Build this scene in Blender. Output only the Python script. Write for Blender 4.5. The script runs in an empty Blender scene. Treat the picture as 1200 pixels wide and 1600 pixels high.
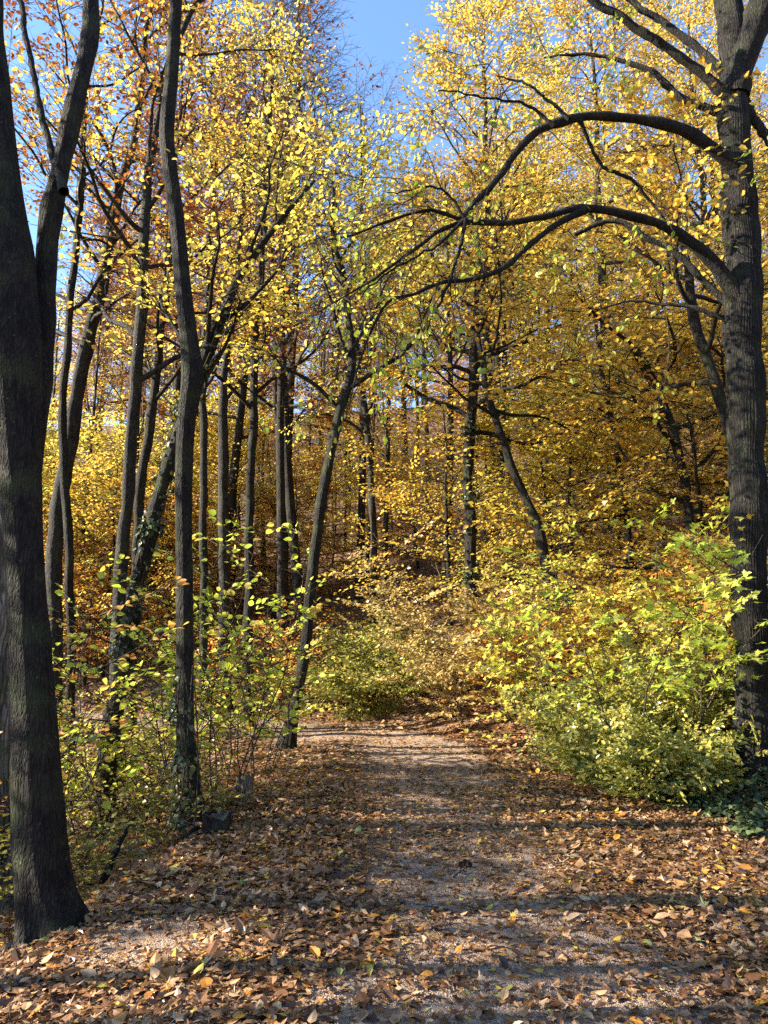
import bpy, math, random
import numpy as np
from mathutils import Matrix, Vector

# ------------------------------------------------------------------ camera, sky, sun, exposure
scene = bpy.context.scene
C = scene.collection
PITCH = math.radians(9.7); FPX = 1109.0; EYE = 1.6
cam_data = bpy.data.cameras.new('camera'); cam = bpy.data.objects.new('camera', cam_data); C.objects.link(cam)
cam.location = (0, 0, EYE); cam.rotation_euler = (math.pi/2 + PITCH, 0, 0)
cam_data.sensor_fit = 'VERTICAL'; cam_data.sensor_height = 24.0; cam_data.lens = 24.0*FPX/1600
cam_data.clip_start = 0.05; cam_data.clip_end = 2000
scene.camera = cam

SUN_AZ = math.radians(93)      # degrees left of straight ahead
SUN_EL = math.radians(26)
sun_vec = Vector((-math.sin(SUN_AZ)*math.cos(SUN_EL), math.cos(SUN_AZ)*math.cos(SUN_EL), math.sin(SUN_EL)))
world = bpy.data.worlds.new('World'); scene.world = world; world.use_nodes = True
wn = world.node_tree.nodes; wl = world.node_tree.links
sky = wn.new('ShaderNodeTexSky'); sky.sky_type = 'NISHITA'; sky.sun_disc = False
sky.sun_elevation = SUN_EL; sky.sun_rotation = -SUN_AZ; sky.altitude = 300; sky.air_density = 1.0; sky.dust_density = 0.0; sky.ozone_density = 4.0
wl.new(sky.outputs[0], wn['Background'].inputs[0]); wn['Background'].inputs[1].default_value = 0.11
sl = bpy.data.lights.new('sun', 'SUN'); sl.energy = 5.0; sl.angle = math.radians(0.53); sl.color = (1.0, 0.89, 0.73)
so = bpy.data.objects.new('sun', sl); C.objects.link(so)
so.rotation_euler = sun_vec.to_track_quat('Z', 'Y').to_euler(); so.location = (-20, 20, 40)
scene.view_settings.view_transform = 'Standard'; scene.view_settings.look = 'None'
scene.view_settings.gamma = 1.0; scene.view_settings.use_curve_mapping = False
scene.view_settings.exposure = 2.2
cy = scene.cycles
cy.max_bounces = 9; cy.diffuse_bounces = 7; cy.glossy_bounces = 2; cy.transmission_bounces = 3; cy.transparent_max_bounces = 4
cy.sample_clamp_indirect = 6.0; cy.use_denoising = False; cy.caustics_reflective = False; cy.caustics_refractive = False

# ------------------------------------------------------------------ helpers
def ray(px, py):
    cx = (px-600)/FPX; cyy = (800-py)/FPX
    s, c = math.sin(PITCH), math.cos(PITCH)
    return np.array([cx, c - s*cyy, s + c*cyy])
def at(px, py, Y):
    d = ray(px, py); return np.array([0, 0, EYE]) + d*(Y/d[1])

def smooth(a, b, x):
    t = np.clip((x-a)/(b-a), 0, 1); return t*t*(3-2*t)

_rn = np.random.default_rng(5)
_waves = [(_rn.normal(0, f, 2), _rn.uniform(0, 6.28), 1.0/f) for f in (0.35, 0.6, 0.9, 1.4, 2.2, 3.5, 5.0) for _ in range(3)]
def bumps(x, y):
    z = 0
    for k, p, a in _waves: z = z + a*np.sin(k[0]*x + k[1]*y + p)
    return z*0.016

OUT = np.array([(-60,27),(-30,20.5),(-12,17.2),(-6,15.6),(-2.6,14.4),(-0.6,13.2),(0.8,11.9),(1.6,10.7),(2.15,9.4),(2.7,7.4),(3.1,5.7),(3.3,3),(3.4,-12)], float)
INN = np.array([(-60,23.5),(-30,17.2),(-12,14.6),(-6,13.1),(-3.6,12.2),(-2.2,11.0),(-1.55,9.6),(-1.42,8),(-1.43,6.1),(-1.6,4.5),(-1.9,3.3),(-2.3,1.5),(-2.6,-12)], float)
def sdist(P, x, y):
    """signed distance to polyline: positive to the left of its direction of travel"""
    x = np.asarray(x, float); y = np.asarray(y, float)
    best = np.full(x.shape, 1e9); sg = np.zeros(x.shape)
    for a, b in zip(P[:-1], P[1:]):
        d = b-a; L = d@d
        t = np.clip(((x-a[0])*d[0] + (y-a[1])*d[1])/L, 0, 1)
        qx = x-a[0]-t*d[0]; qy = y-a[1]-t*d[1]
        r = np.hypot(qx, qy); s = np.sign(d[0]*qy - d[1]*qx)
        m = r < best; best = np.where(m, r, best); sg = np.where(m, s, sg)
    return best*sg
def s_out(x, y): return sdist(OUT, x, y)
def s_in(x, y): return -sdist(INN, x, y)
def ground_z(x, y):
    x = np.asarray(x, float); y = np.asarray(y, float)
    so_, si_ = s_out(x, y), s_in(x, y)
    sp = np.maximum(so_, 0)
    hill = 0.46*(np.sqrt(sp*sp + 1.2) - 1.095) * (1 - 0.0*sp)
    hill = np.where(hill > 24, 24 + (hill-24)*0.25, hill)
    hp = np.maximum(si_, 0)
    hollow = -1.15*(1 - np.exp(-(hp/2.2)**1.3))
    crown = 0.05*np.exp(-((x+0.7)/0.55)**2)*(y < 12)
    b = bumps(x, y)
    edge = smooth(-0.3, 1.5, np.maximum(so_, si_))
    return hill + hollow + crown + b*(0.35 + 1.6*edge) 
def gz(x, y): return float(ground_z(np.array([x]), np.array([y]))[0])
_z00 = gz(0, 0)
def ground_hit(px, py):
    d = ray(px, py); d = d/d[1]; Y = np.linspace(1.5, 80, 8000)
    P = np.array([0, 0, EYE])[None] + d[None]*Y[:, None]
    below = P[:, 2] < ground_z(P[:, 0], P[:, 1])
    i = int(np.argmax(below)) if below.any() else len(Y)-1
    return P[i]

class MB:
    def __init__(s): s.V = []; s.L = []; s.S = []; s.M = []; s.A = []; s.n = 0
    def add(s, v, f, mat=0, attr=0.5):
        v = np.asarray(v, np.float32).reshape(-1, 3); f = np.asarray(f, np.int32)
        s.V.append(v); s.L.append((f + s.n).ravel()); nf = f.shape[0]
        s.S.append(np.full(nf, f.shape[1], np.int32)); s.M.append(np.full(nf, mat, np.int32))
        s.A.append(np.broadcast_to(np.asarray(attr, np.float32), (nf,)).copy()); s.n += len(v)
    def mesh(s, name, mats, origin=(0, 0, 0), smooth_mats=()):
        me = bpy.data.meshes.new(name)
        V = np.concatenate(s.V) - np.asarray(origin, np.float32); L = np.concatenate(s.L); S = np.concatenate(s.S)
        me.vertices.add(len(V)); me.vertices.foreach_set('co', V.astype(np.float32).ravel())
        me.loops.add(len(L)); me.loops.foreach_set('vertex_index', L)
        me.polygons.add(len(S)); st = np.zeros(len(S), np.int32); st[1:] = np.cumsum(S)[:-1]
        me.polygons.foreach_set('loop_start', st); me.polygons.foreach_set('loop_total', S)
        M = np.concatenate(s.M); me.polygons.foreach_set('material_index', M)
        me.polygons.foreach_set('use_smooth', np.isin(M, list(smooth_mats)))
        at_ = me.attributes.new('lr', 'FLOAT', 'FACE'); at_.data.foreach_set('value', np.concatenate(s.A))
        for m in mats: me.materials.append(m)
        me.update(calc_edges=True)
        return me

def link(name, me, parent=None, loc=None, kind=None, label=None, cat=None, group=None):
    o = bpy.data.objects.new(name, me); C.objects.link(o)
    if parent is not None: o.parent = parent
    if loc is not None: o.location = loc
    if kind: o['kind'] = kind
    if label: o['label'] = label
    if cat: o['category'] = cat
    if group: o['group'] = group
    return o

def norm(v): return v/np.maximum(np.linalg.norm(v, axis=-1, keepdims=True), 1e-9)

def spline(P, n):
    """Catmull-Rom through rows of P, n samples"""
    P = np.asarray(P, float); m = len(P)
    if m == 2: t = np.linspace(0, 1, n)[:, None]; return P[0]*(1-t) + P[1]*t
    Q = np.vstack([2*P[0]-P[1], P, 2*P[-1]-P[-2]])
    seg = np.linalg.norm(np.diff(P[:, :3], axis=0), axis=1); cum = np.r_[0, np.cumsum(seg)]
    u = np.linspace(0, cum[-1], n); i = np.clip(np.searchsorted(cum, u, 'right')-1, 0, m-2)
    t = ((u-cum[i])/np.maximum(seg[i], 1e-9))[:, None]
    a, b, c, d = Q[i], Q[i+1], Q[i+2], Q[i+3]
    return 0.5*(2*b + (c-a)*t + (2*a-5*b+4*c-d)*t*t + (3*b-a-3*c+d)*t**3)

def frames(P):
    T = norm(np.gradient(P, axis=0))
    ref = np.array([1.0, 0.3, 0]) if abs(T[:, 2]).mean() > 0.6 else np.array([0, 0, 1.0])
    A = norm(np.cross(T, ref)); B = np.cross(T, A)
    return T, A, B

def tube(mb, P, R, n=6, mat=0, attr=0.5, disp=None, cap=True):
    P = np.asarray(P, float); R = np.asarray(R, float); k = len(P)
    T, A, B = frames(P)
    th = np.arange(n)*2*math.pi/n
    rad = R[:, None]*np.ones(n)[None]
    if disp is not None: rad = disp(rad, th[None, :], P)
    v = P[:, None, :] + rad[..., None]*(np.cos(th)[None, :, None]*A[:, None] + np.sin(th)[None, :, None]*B[:, None])
    i = np.arange(k-1)[:, None]*n; j = np.arange(n)[None]; j2 = (j+1) % n
    f = np.stack([i+j, i+j2, i+n+j2, i+n+j], -1).reshape(-1, 4)
    mb.add(v.reshape(-1, 3), f, mat, attr)
    if cap and n >= 5:
        mb.add(v[-1], np.arange(n)[None], mat, attr)

HEX = (np.array([(0,0,0),(.28,.30,.06),(.68,.26,.04),(1,0,-.07),(.68,-.26,.04),(.28,-.30,.06)]), np.array([(0,3,2),(0,2,1),(0,4,3),(0,5,4)]))
# leaf templates: x along the leaf, y across, z up
KITE = (np.array([(0, 0, 0), (.45, .36, .07), (1, 0, -.06), (.45, -.36, .07)]), np.array([(0, 2, 1), (0, 3, 2)]))
def ovate(w=.34, fold=.09, droop=-.12, serr=0):
    xs = np.array([.12, .4, .72]); ws = np.array([.62, 1, .68])*w
    v = [(-.22, 0, .03), (0, 0, 0), (.4, 0, droop*.16), (.72, 0, droop*.5), (1, 0, droop)]
    for s in (1, -1):
        for x, y in zip(xs, ws): v.append((x, s*y, fold*y/w + droop*x*x))
    f = [(1, 2, 5), (2, 6, 5), (2, 3, 6), (3, 7, 6), (3, 4, 7)]
    f += [(1, 8, 2), (2, 8, 9), (2, 9, 3), (3, 9, 10), (3, 10, 4)]
    return np.array(v, float), np.array(f)
def maple(rng, curl=.15):
    """five-lobed leaf, fan from the petiole base"""
    lob = [(-118, .42), (-98, .30), (-72, .74), (-50, .44), (-38, .60), (-22, .46), (-9, .80), (0, 1.0), (9, .80), (22, .46), (38, .60), (50, .44), (72, .74), (98, .30), (118, .42)]
    pts = []
    for a, r in lob:
        a = math.radians(a*.98 + rng.normal(0, 1.5)); r = r*(1 + rng.normal(0, .05))
        pts.append((r*math.cos(a), r*math.sin(a)))
    pts = np.array(pts)*.62 + np.array([.32, 0])
    c = np.array([(.30, 0)])
    p2 = np.vstack([c, pts])
    ph = rng.uniform(0, 6.28); ph2 = rng.uniform(0, 6.28)
    rr = np.hypot(p2[:, 0]-.3, p2[:, 1]); aa = np.arctan2(p2[:, 1], p2[:, 0]-.3)
    z = curl*(rr**2*1.6*np.cos(aa*2+ph) + .9*rr*rr*rng.choice([-1, 1]) + .35*rr*np.cos(3*aa+ph2))
    v = np.column_stack([p2, z])
    n = len(pts)
    f = [(0, i+1, i+2) for i in range(n-1)]
    # petiole
    v = np.vstack([v, [(.28, .012, 0.0), (.28, -.012, 0.0), (-.28, 0, .05*rng.normal())]]); f.append((n+1, n+3, n+2))
    return v, np.array(f)

def place_leaves(mb, pos, d, nrm, size, tpl, mat=1, attr=0.5):
    if len(pos) == 0: return
    v, f = tpl; k = len(v)
    d = norm(d); s = norm(np.cross(nrm, d)); n = np.cross(d, s)
    w = pos[:, None] + size[:, None, None]*(v[None, :, 0, None]*d[:, None] + v[None, :, 1, None]*s[:, None] + v[None, :, 2, None]*n[:, None])
    F = (f[None] + (np.arange(len(pos))*k)[:, None, None]).reshape(-1, f.shape[1])
    a = np.repeat(np.broadcast_to(attr, (len(pos),)), len(f))
    mb.add(w.reshape(-1, 3), F, mat, a)

# ------------------------------------------------------------------ materials
def nodes_of(name):
    m = bpy.data.materials.new(name); m.use_nodes = True
    nt = m.node_tree; bs = nt.nodes['Principled BSDF']
    return m, nt, nt.nodes.new, nt.links.new, bs
def ramp(node, stops):
    el = node.color_ramp.elements
    while len(el) > 1: el.remove(el[-1])
    el[0].position = stops[0][0]; el[0].color = (*stops[0][1], 1)
    for p, c in stops[1:]:
        e = el.new(p); e.color = (*c, 1)
def leaf_material(name, stops, trans=0.5, rough=0.42, spec=0.45, tsat=1.0, obj_var=0.12):
    m, nt, N, Lk, bs = nodes_of(name)
    a = N('ShaderNodeAttribute'); a.attribute_name = 'lr'
    oi = N('ShaderNodeObjectInfo')
    ma = N('ShaderNodeMath'); ma.operation = 'MULTIPLY_ADD'; Lk(oi.outputs['Random'], ma.inputs[0]); ma.inputs[1].default_value = obj_var
    Lk(a.outputs['Fac'], ma.inputs[2])
    sb = N('ShaderNodeMath'); sb.operation = 'SUBTRACT'; Lk(ma.outputs[0], sb.inputs[0]); sb.inputs[1].default_value = obj_var/2
    r = N('ShaderNodeValToRGB'); ramp(r, stops); Lk(sb.outputs[0], r.inputs[0])
    # blotches and veins within a leaf
    tc = N('ShaderNodeTexCoord'); no = N('ShaderNodeTexNoise'); no.inputs['Scale'].default_value = 30; no.inputs['Detail'].default_value = 3
    Lk(tc.outputs['Object'], no.inputs['Vector'])
    mr = N('ShaderNodeMapRange'); Lk(no.outputs[0], mr.inputs[0]); mr.inputs[1].default_value = .35; mr.inputs[2].default_value = .7; mr.inputs[3].default_value = 0.72; mr.inputs[4].default_value = 1.1
    mx = N('ShaderNodeMix'); mx.data_type = 'RGBA'; mx.blend_type = 'MULTIPLY'; mx.inputs[0].default_value = 1
    Lk(r.outputs[0], mx.inputs[6]); Lk(mr.outputs[0], mx.inputs[7])
    Lk(mx.outputs[2], bs.inputs['Base Color'])
    bs.inputs['Roughness'].default_value = rough; bs.inputs['Specular IOR Level'].default_value = spec
    hs = N('ShaderNodeHueSaturation'); hs.inputs['Saturation'].default_value = tsat; hs.inputs['Value'].default_value = 1.2; Lk(mx.outputs[2], hs.inputs['Color'])
    tr = N('ShaderNodeBsdfTranslucent'); Lk(hs.outputs[0], tr.inputs[0])
    ms = N('ShaderNodeMixShader'); ms.inputs[0].default_value = trans
    Lk(bs.outputs[0], ms.inputs[1]); Lk(tr.outputs[0], ms.inputs[2])
    Lk(ms.outputs[0], nt.nodes['Material Output'].inputs[0])
    return m

LM = {}
LM['golden'] = leaf_material('golden_leaf', [(0, (.48,.20,.03)), (.2, (.68,.37,.05)), (.5, (.78,.54,.08)), (.8, (.80,.63,.11)), (1, (.66,.62,.13))])
LM['yellow'] = leaf_material('yellow_leaf', [(0, (.62,.38,.05)), (.3, (.76,.59,.09)), (.7, (.76,.67,.12)), (1, (.48,.54,.10))])
LM['orange'] = leaf_material('orange_leaf', [(0, (.28,.10,.03)), (.35, (.54,.23,.05)), (.7, (.68,.38,.08)), (1, (.70,.48,.10))])
LM['rust'] = leaf_material('rust_leaf', [(0, (.10,.03,.012)), (.45, (.24,.07,.018)), (.8, (.36,.13,.025)), (1, (.50,.26,.04))], trans=.35)
LM['lime'] = leaf_material('lime_leaf', [(0, (.16,.22,.03)), (.35, (.42,.54,.055)), (.65, (.62,.67,.095)), (.85, (.70,.60,.12)), (1, (.64,.40,.07))])
LM['green'] = leaf_material('green_leaf', [(0, (.08,.10,.025)), (.4, (.22,.23,.05)), (.75, (.42,.36,.07)), (1, (.52,.34,.07))])
LM['small'] = leaf_material('shrub_leaf', [(0, (.10,.13,.035)), (.35, (.24,.27,.06)), (.7, (.46,.45,.10)), (1, (.64,.50,.10))], rough=.33, spec=.6)
LM['pale'] = leaf_material('pale_leaf', [(0, (.34,.19,.05)), (.35, (.54,.38,.12)), (.7, (.66,.54,.22)), (1, (.44,.42,.14))], rough=.3, spec=.6)
LM['ivy'] = leaf_material('ivy_leaf', [(0, (.014,.028,.012)), (.6, (.04,.062,.025)), (1, (.13,.16,.06))], trans=.2, rough=.4, spec=.3)
LM['dry'] = leaf_material('fallen_leaf', [(0, (.045,.022,.013)), (.2, (.12,.053,.022)), (.4, (.24,.115,.045)), (.58, (.38,.22,.105)), (.74, (.52,.35,.195)), (.82, (.38,.16,.04)), (.92, (.56,.25,.03)), (.965, (.60,.42,.06)), (1, (.30,.34,.10))], trans=.15, rough=.38, spec=.5, obj_var=0)

def bark_material(name, dark, light, ridge=26, zs=.13, bump=.9, moss=0.0, lichen=.25):
    m, nt, N, Lk, bs = nodes_of(name)
    tc = N('ShaderNodeTexCoord'); mp = N('ShaderNodeMapping'); mp.inputs['Scale'].default_value = (1, 1, zs); Lk(tc.outputs['Object'], mp.inputs[0])
    n1 = N('ShaderNodeTexNoise'); n1.inputs['Scale'].default_value = ridge; n1.inputs['Detail'].default_value = 5; n1.inputs['Roughness'].default_value = .6; n1.inputs['Distortion'].default_value = .4; Lk(mp.outputs[0], n1.inputs['Vector'])
    n2 = N('ShaderNodeTexNoise'); n2.inputs['Scale'].default_value = 2.3; n2.inputs['Detail'].default_value = 4; Lk(tc.outputs['Object'], n2.inputs['Vector'])
    r1 = N('ShaderNodeValToRGB'); ramp(r1, [(.36, dark), (.62, light)]); Lk(n1.outputs[0], r1.inputs[0])
    r2 = N('ShaderNodeMapRange'); Lk(n2.outputs[0], r2.inputs[0]); r2.inputs[1].default_value = .3; r2.inputs[2].default_value = .7; r2.inputs[3].default_value = .65; r2.inputs[4].default_value = 1.25
    mx = N('ShaderNodeMix'); mx.data_type = 'RGBA'; mx.blend_type = 'MULTIPLY'; mx.inputs[0].default_value = 1; Lk(r1.outputs[0], mx.inputs[6]); Lk(r2.outputs[0], mx.inputs[7])
    m2 = N('ShaderNodeMapping'); m2.inputs['Scale'].default_value = (1, 1, zs*1.1); Lk(tc.outputs['Object'], m2.inputs[0])
    wv = N('ShaderNodeMix'); wv.data_type = 'RGBA'; wv.blend_type = 'LINEAR_LIGHT'; wv.inputs[0].default_value = .05; Lk(m2.outputs[0], wv.inputs[6]); Lk(n2.outputs['Color'], wv.inputs[7])
    vp = N('ShaderNodeTexVoronoi'); vp.feature = 'DISTANCE_TO_EDGE'; vp.inputs['Scale'].default_value = ridge*1.7; Lk(wv.outputs[2], vp.inputs['Vector'])
    rp = N('ShaderNodeMapRange'); Lk(vp.outputs['Distance'], rp.inputs[0]); rp.inputs[1].default_value = 0; rp.inputs[2].default_value = .2; rp.inputs[3].default_value = .45; rp.inputs[4].default_value = 1.1
    mp2 = N('ShaderNodeMix'); mp2.data_type = 'RGBA'; mp2.blend_type = 'MULTIPLY'; mp2.inputs[0].default_value = 1; Lk(mx.outputs[2], mp2.inputs[6]); Lk(rp.outputs[0], mp2.inputs[7]); mx = mp2
    # moss
    n3 = N('ShaderNodeTexNoise'); n3.inputs['Scale'].default_value = 4.5; n3.inputs['Detail'].default_value = 6; Lk(tc.outputs['Object'], n3.inputs['Vector'])
    r3 = N('ShaderNodeMapRange'); Lk(n3.outputs[0], r3.inputs[0]); r3.inputs[1].default_value = .5; r3.inputs[2].default_value = .7; r3.inputs[3].default_value = 0; r3.inputs[4].default_value = moss
    mm = N('ShaderNodeMix'); mm.data_type = 'RGBA'; Lk(r3.outputs[0], mm.inputs[0]); Lk(mx.outputs[2], mm.inputs[6]); mm.inputs[7].default_value = (.045, .06, .02, 1)
    # lichen specks
    vo = N('ShaderNodeTexVoronoi'); vo.inputs['Scale'].default_value = 16; Lk(tc.outputs['Object'], vo.inputs['Vector'])
    r4 = N('ShaderNodeMapRange'); Lk(vo.outputs['Distance'], r4.inputs[0]); r4.inputs[1].default_value = .09; r4.inputs[2].default_value = .13; r4.inputs[3].default_value = lichen; r4.inputs[4].default_value = 0
    ml = N('ShaderNodeMix'); ml.data_type = 'RGBA'; Lk(r4.outputs[0], ml.inputs[0]); Lk(mm.outputs[2], ml.inputs[6]); ml.inputs[7].default_value = (.34, .34, .29, 1)
    Lk(ml.outputs[2], bs.inputs['Base Color'])
    bs.inputs['Roughness'].default_value = .85; bs.inputs['Specular IOR Level'].default_value = .25
    bp = N('ShaderNodeBump'); bp.inputs['Strength'].default_value = bump; bp.inputs['Distance'].default_value = .045; hm = N('ShaderNodeMath'); hm.operation = 'MULTIPLY_ADD'; Lk(rp.outputs[0], hm.inputs[0]); hm.inputs[1].default_value = .45; Lk(n1.outputs[0], hm.inputs[2]); Lk(hm.outputs[0], bp.inputs['Height']); Lk(bp.outputs[0], bs.inputs['Normal'])
    return m
BM = {}
BM['furrow'] = bark_material('furrowed_bark', (.006,.005,.0045), (.030,.026,.021), ridge=30, zs=.10, bump=1.0, moss=.35)
BM['dark'] = bark_material('dark_bark', (.006,.005,.004), (.030,.025,.019), ridge=34, zs=.2, bump=.8, moss=.55, lichen=.15)
BM['grey'] = bark_material('grey_bark', (.010,.0085,.007), (.042,.036,.030), ridge=22, zs=.35, bump=.5, moss=.3, lichen=.3)
BM['brown'] = bark_material('brown_bark', (.009,.007,.005), (.038,.029,.022), ridge=24, zs=.25, bump=.6, moss=.3)
BM['twig'] = bark_material('twig_bark', (.03,.022,.016), (.09,.065,.045), ridge=20, zs=.5, bump=.2, lichen=0)
BM['rot'] = bark_material('rotten_wood', (.03,.026,.02), (.24,.21,.165), ridge=14, zs=.12, bump=1.0, moss=.9, lichen=.4)
BM['cut'] = bark_material('weathered_wood', (.07,.052,.036), (.22,.17,.115), ridge=20, zs=.15, bump=.6, moss=.2, lichen=0)

def soil_material():
    m, nt, N, Lk, bs = nodes_of('forest_floor')
    tc = N('ShaderNodeTexCoord')
    vo = N('ShaderNodeTexVoronoi'); vo.inputs['Scale'].default_value = 22; Lk(tc.outputs['Object'], vo.inputs['Vector'])
    sp = N('ShaderNodeSeparateColor'); Lk(vo.outputs['Color'], sp.inputs[0])
    r = N('ShaderNodeValToRGB'); ramp(r, [(0, (.03,.02,.012)), (.4, (.09,.05,.028)), (.7, (.17,.095,.05)), (.9, (.27,.15,.06)), (1, (.30,.13,.03))]); Lk(sp.outputs[0], r.inputs[0])
    no = N('ShaderNodeTexNoise'); no.inputs['Scale'].default_value = 1.1; no.inputs['Detail'].default_value = 7; Lk(tc.outputs['Object'], no.inputs['Vector'])
    mr = N('ShaderNodeMapRange'); Lk(no.outputs[0], mr.inputs[0]); mr.inputs[1].default_value = .3; mr.inputs[2].default_value = .7; mr.inputs[3].default_value = .6; mr.inputs[4].default_value = 1.25
    mx = N('ShaderNodeMix'); mx.data_type = 'RGBA'; mx.blend_type = 'MULTIPLY'; mx.inputs[0].default_value = 1; Lk(r.outputs[0], mx.inputs[6]); Lk(mr.outputs[0], mx.inputs[7])
    Lk(mx.outputs[2], bs.inputs['Base Color']); bs.inputs['Roughness'].default_value = .9
    bp = N('ShaderNodeBump'); bp.inputs['Strength'].default_value = .8; bp.inputs['Distance'].default_value = .03; Lk(vo.outputs['Distance'], bp.inputs['Height']); Lk(bp.outputs[0], bs.inputs['Normal'])
    return m
def path_material():
    m, nt, N, Lk, bs = nodes_of('gravel_path')
    tc = N('ShaderNodeTexCoord')
    no = N('ShaderNodeTexNoise'); no.inputs['Scale'].default_value = 2.0; no.inputs['Detail'].default_value = 8; no.inputs['Roughness'].default_value = .65; Lk(tc.outputs['Object'], no.inputs['Vector'])
    vo = N('ShaderNodeTexVoronoi'); vo.inputs['Scale'].default_value = 120; Lk(tc.outputs['Object'], vo.inputs['Vector'])
    sp = N('ShaderNodeSeparateColor'); Lk(vo.outputs['Color'], sp.inputs[0])
    r = N('ShaderNodeValToRGB'); ramp(r, [(0, (.15,.105,.075)), (.5, (.27,.20,.145)), (.9, (.37,.29,.21)), (1, (.52,.43,.33))]); Lk(sp.outputs[0], r.inputs[0])
    r2 = N('ShaderNodeValToRGB'); ramp(r2, [(.3, (.6,.52,.46)), (.7, (1.15,1.1,1.08))]); Lk(no.outputs[0], r2.inputs[0])
    mx = N('ShaderNodeMix'); mx.data_type = 'RGBA'; mx.blend_type = 'MULTIPLY'; mx.inputs[0].default_value = 1; Lk(r.outputs[0], mx.inputs[6]); Lk(r2.outputs[0], mx.inputs[7])
    # leaf mould and crumbled leaves beside the trodden strip
    v2 = N('ShaderNodeTexVoronoi'); v2.inputs['Scale'].default_value = 38; Lk(tc.outputs['Object'], v2.inputs['Vector'])
    s2 = N('ShaderNodeSeparateColor'); Lk(v2.outputs['Color'], s2.inputs[0])
    r3 = N('ShaderNodeValToRGB'); ramp(r3, [(0, (.035,.022,.014)), (.5, (.09,.055,.035)), (.85, (.17,.105,.06)), (1, (.28,.15,.06))]); Lk(s2.outputs[0], r3.inputs[0])
    at_ = N('ShaderNodeAttribute'); at_.attribute_name = 'worn'
    ad = N('ShaderNodeMath'); ad.operation = 'ADD'; Lk(at_.outputs['Fac'], ad.inputs[0]); Lk(no.outputs[0], ad.inputs[1])
    mr = N('ShaderNodeMapRange'); Lk(ad.outputs[0], mr.inputs[0]); mr.inputs[1].default_value = .75; mr.inputs[2].default_value = .95
    mm = N('ShaderNodeMix'); mm.data_type = 'RGBA'; Lk(mr.outputs[0], mm.inputs[0]); Lk(r3.outputs[0], mm.inputs[6]); Lk(mx.outputs[2], mm.inputs[7])
    Lk(mm.outputs[2], bs.inputs['Base Color']); bs.inputs['Roughness'].default_value = .9
    bp = N('ShaderNodeBump'); bp.inputs['Strength'].default_value = .8; bp.inputs['Distance'].default_value = .008; Lk(vo.outputs['Distance'], bp.inputs['Height']); bp.invert = True; Lk(bp.outputs[0], bs.inputs['Normal'])
    return m
SOIL = soil_material(); PATH = path_material()

# ------------------------------------------------------------------ ground and path
def grid_mesh(name, xs, ys, zf, mat, keep=None):
    X, Y = np.meshgrid(xs, ys); Z = zf(X.ravel(), Y.ravel()).reshape(X.shape)
    nx, ny = len(xs), len(ys)
    i = np.arange(ny-1)[:, None]*nx + np.arange(nx-1)[None]
    f = np.stack([i, i+1, i+nx+1, i+nx], -1).reshape(-1, 4)
    if keep is not None:
        cx = (X[:-1, :-1]+X[1:, 1:]).ravel()/2; cyy = (Y[:-1, :-1]+Y[1:, 1:]).ravel()/2
        f = f[keep(cx, cyy)]
    v = np.column_stack([X.ravel(), Y.ravel(), Z.ravel()])
    used = np.unique(f); mp = np.full(len(v), -1); mp[used] = np.arange(len(used))
    mb = MB(); mb.add(v[used], mp[f]); return mb.mesh(name, [mat], smooth_mats=(0,))
gx = np.unique(np.r_[np.linspace(-400, -40, 19), np.linspace(-40, -8, 65), np.linspace(-8, 8, 115), np.linspace(8, 40, 65), np.linspace(40, 400, 19)])
gy = np.unique(np.r_[np.linspace(-200, -10, 12), np.linspace(-4, 16, 143), np.linspace(16, 60, 110), np.linspace(60, 120, 40), np.linspace(120, 600, 20)])
link('ground', grid_mesh('ground', gx, gy, ground_z, SOIL), kind='structure')
def path_center(y): return 0.5 - 0.0*y
def on_path(x, y): return np.maximum(s_out(x, y), s_in(x, y))
def worn(x, y):
    """how bare the trodden strip is, 0..1"""
    c = .55 - .05*np.maximum(y-8, 0)**1.4
    w = np.exp(-(np.abs(x-c)/.85)**2.4)*(y < 14)
    w = np.maximum(w, 1.3*np.exp(-((s_out(x, y)+1.3)/.9)**2)*smooth(10.5, 12, y))
    dirt = np.exp(-(((x+1.25)/.35)**2 + ((y-4.05)/.28)**2))
    n = .5 + .5*np.sin(x*2.3+1+np.sin(y*1.9))*np.sin(y*2.7+np.sin(x*1.5))
    return np.clip(np.maximum(w*(.40+.62*n), dirt*1.1), 0, 1)
px_ = np.linspace(-16, 4, 201); py_ = np.linspace(-3, 20, 231)
pm = grid_mesh('path', px_, py_, lambda x, y: ground_z(x, y) + .006, PATH, keep=lambda x, y: on_path(x, y) < -.2 + .12*np.sin(x*3+y*1.7))
_co = np.zeros(len(pm.vertices)*3, np.float32); pm.vertices.foreach_get('co', _co); _co = _co.reshape(-1, 3)
pm.attributes.new('worn', 'FLOAT', 'POINT').data.foreach_set('value', worn(_co[:, 0].astype(float), _co[:, 1].astype(float)).astype(np.float32))
link('path', pm, kind='structure')

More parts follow.
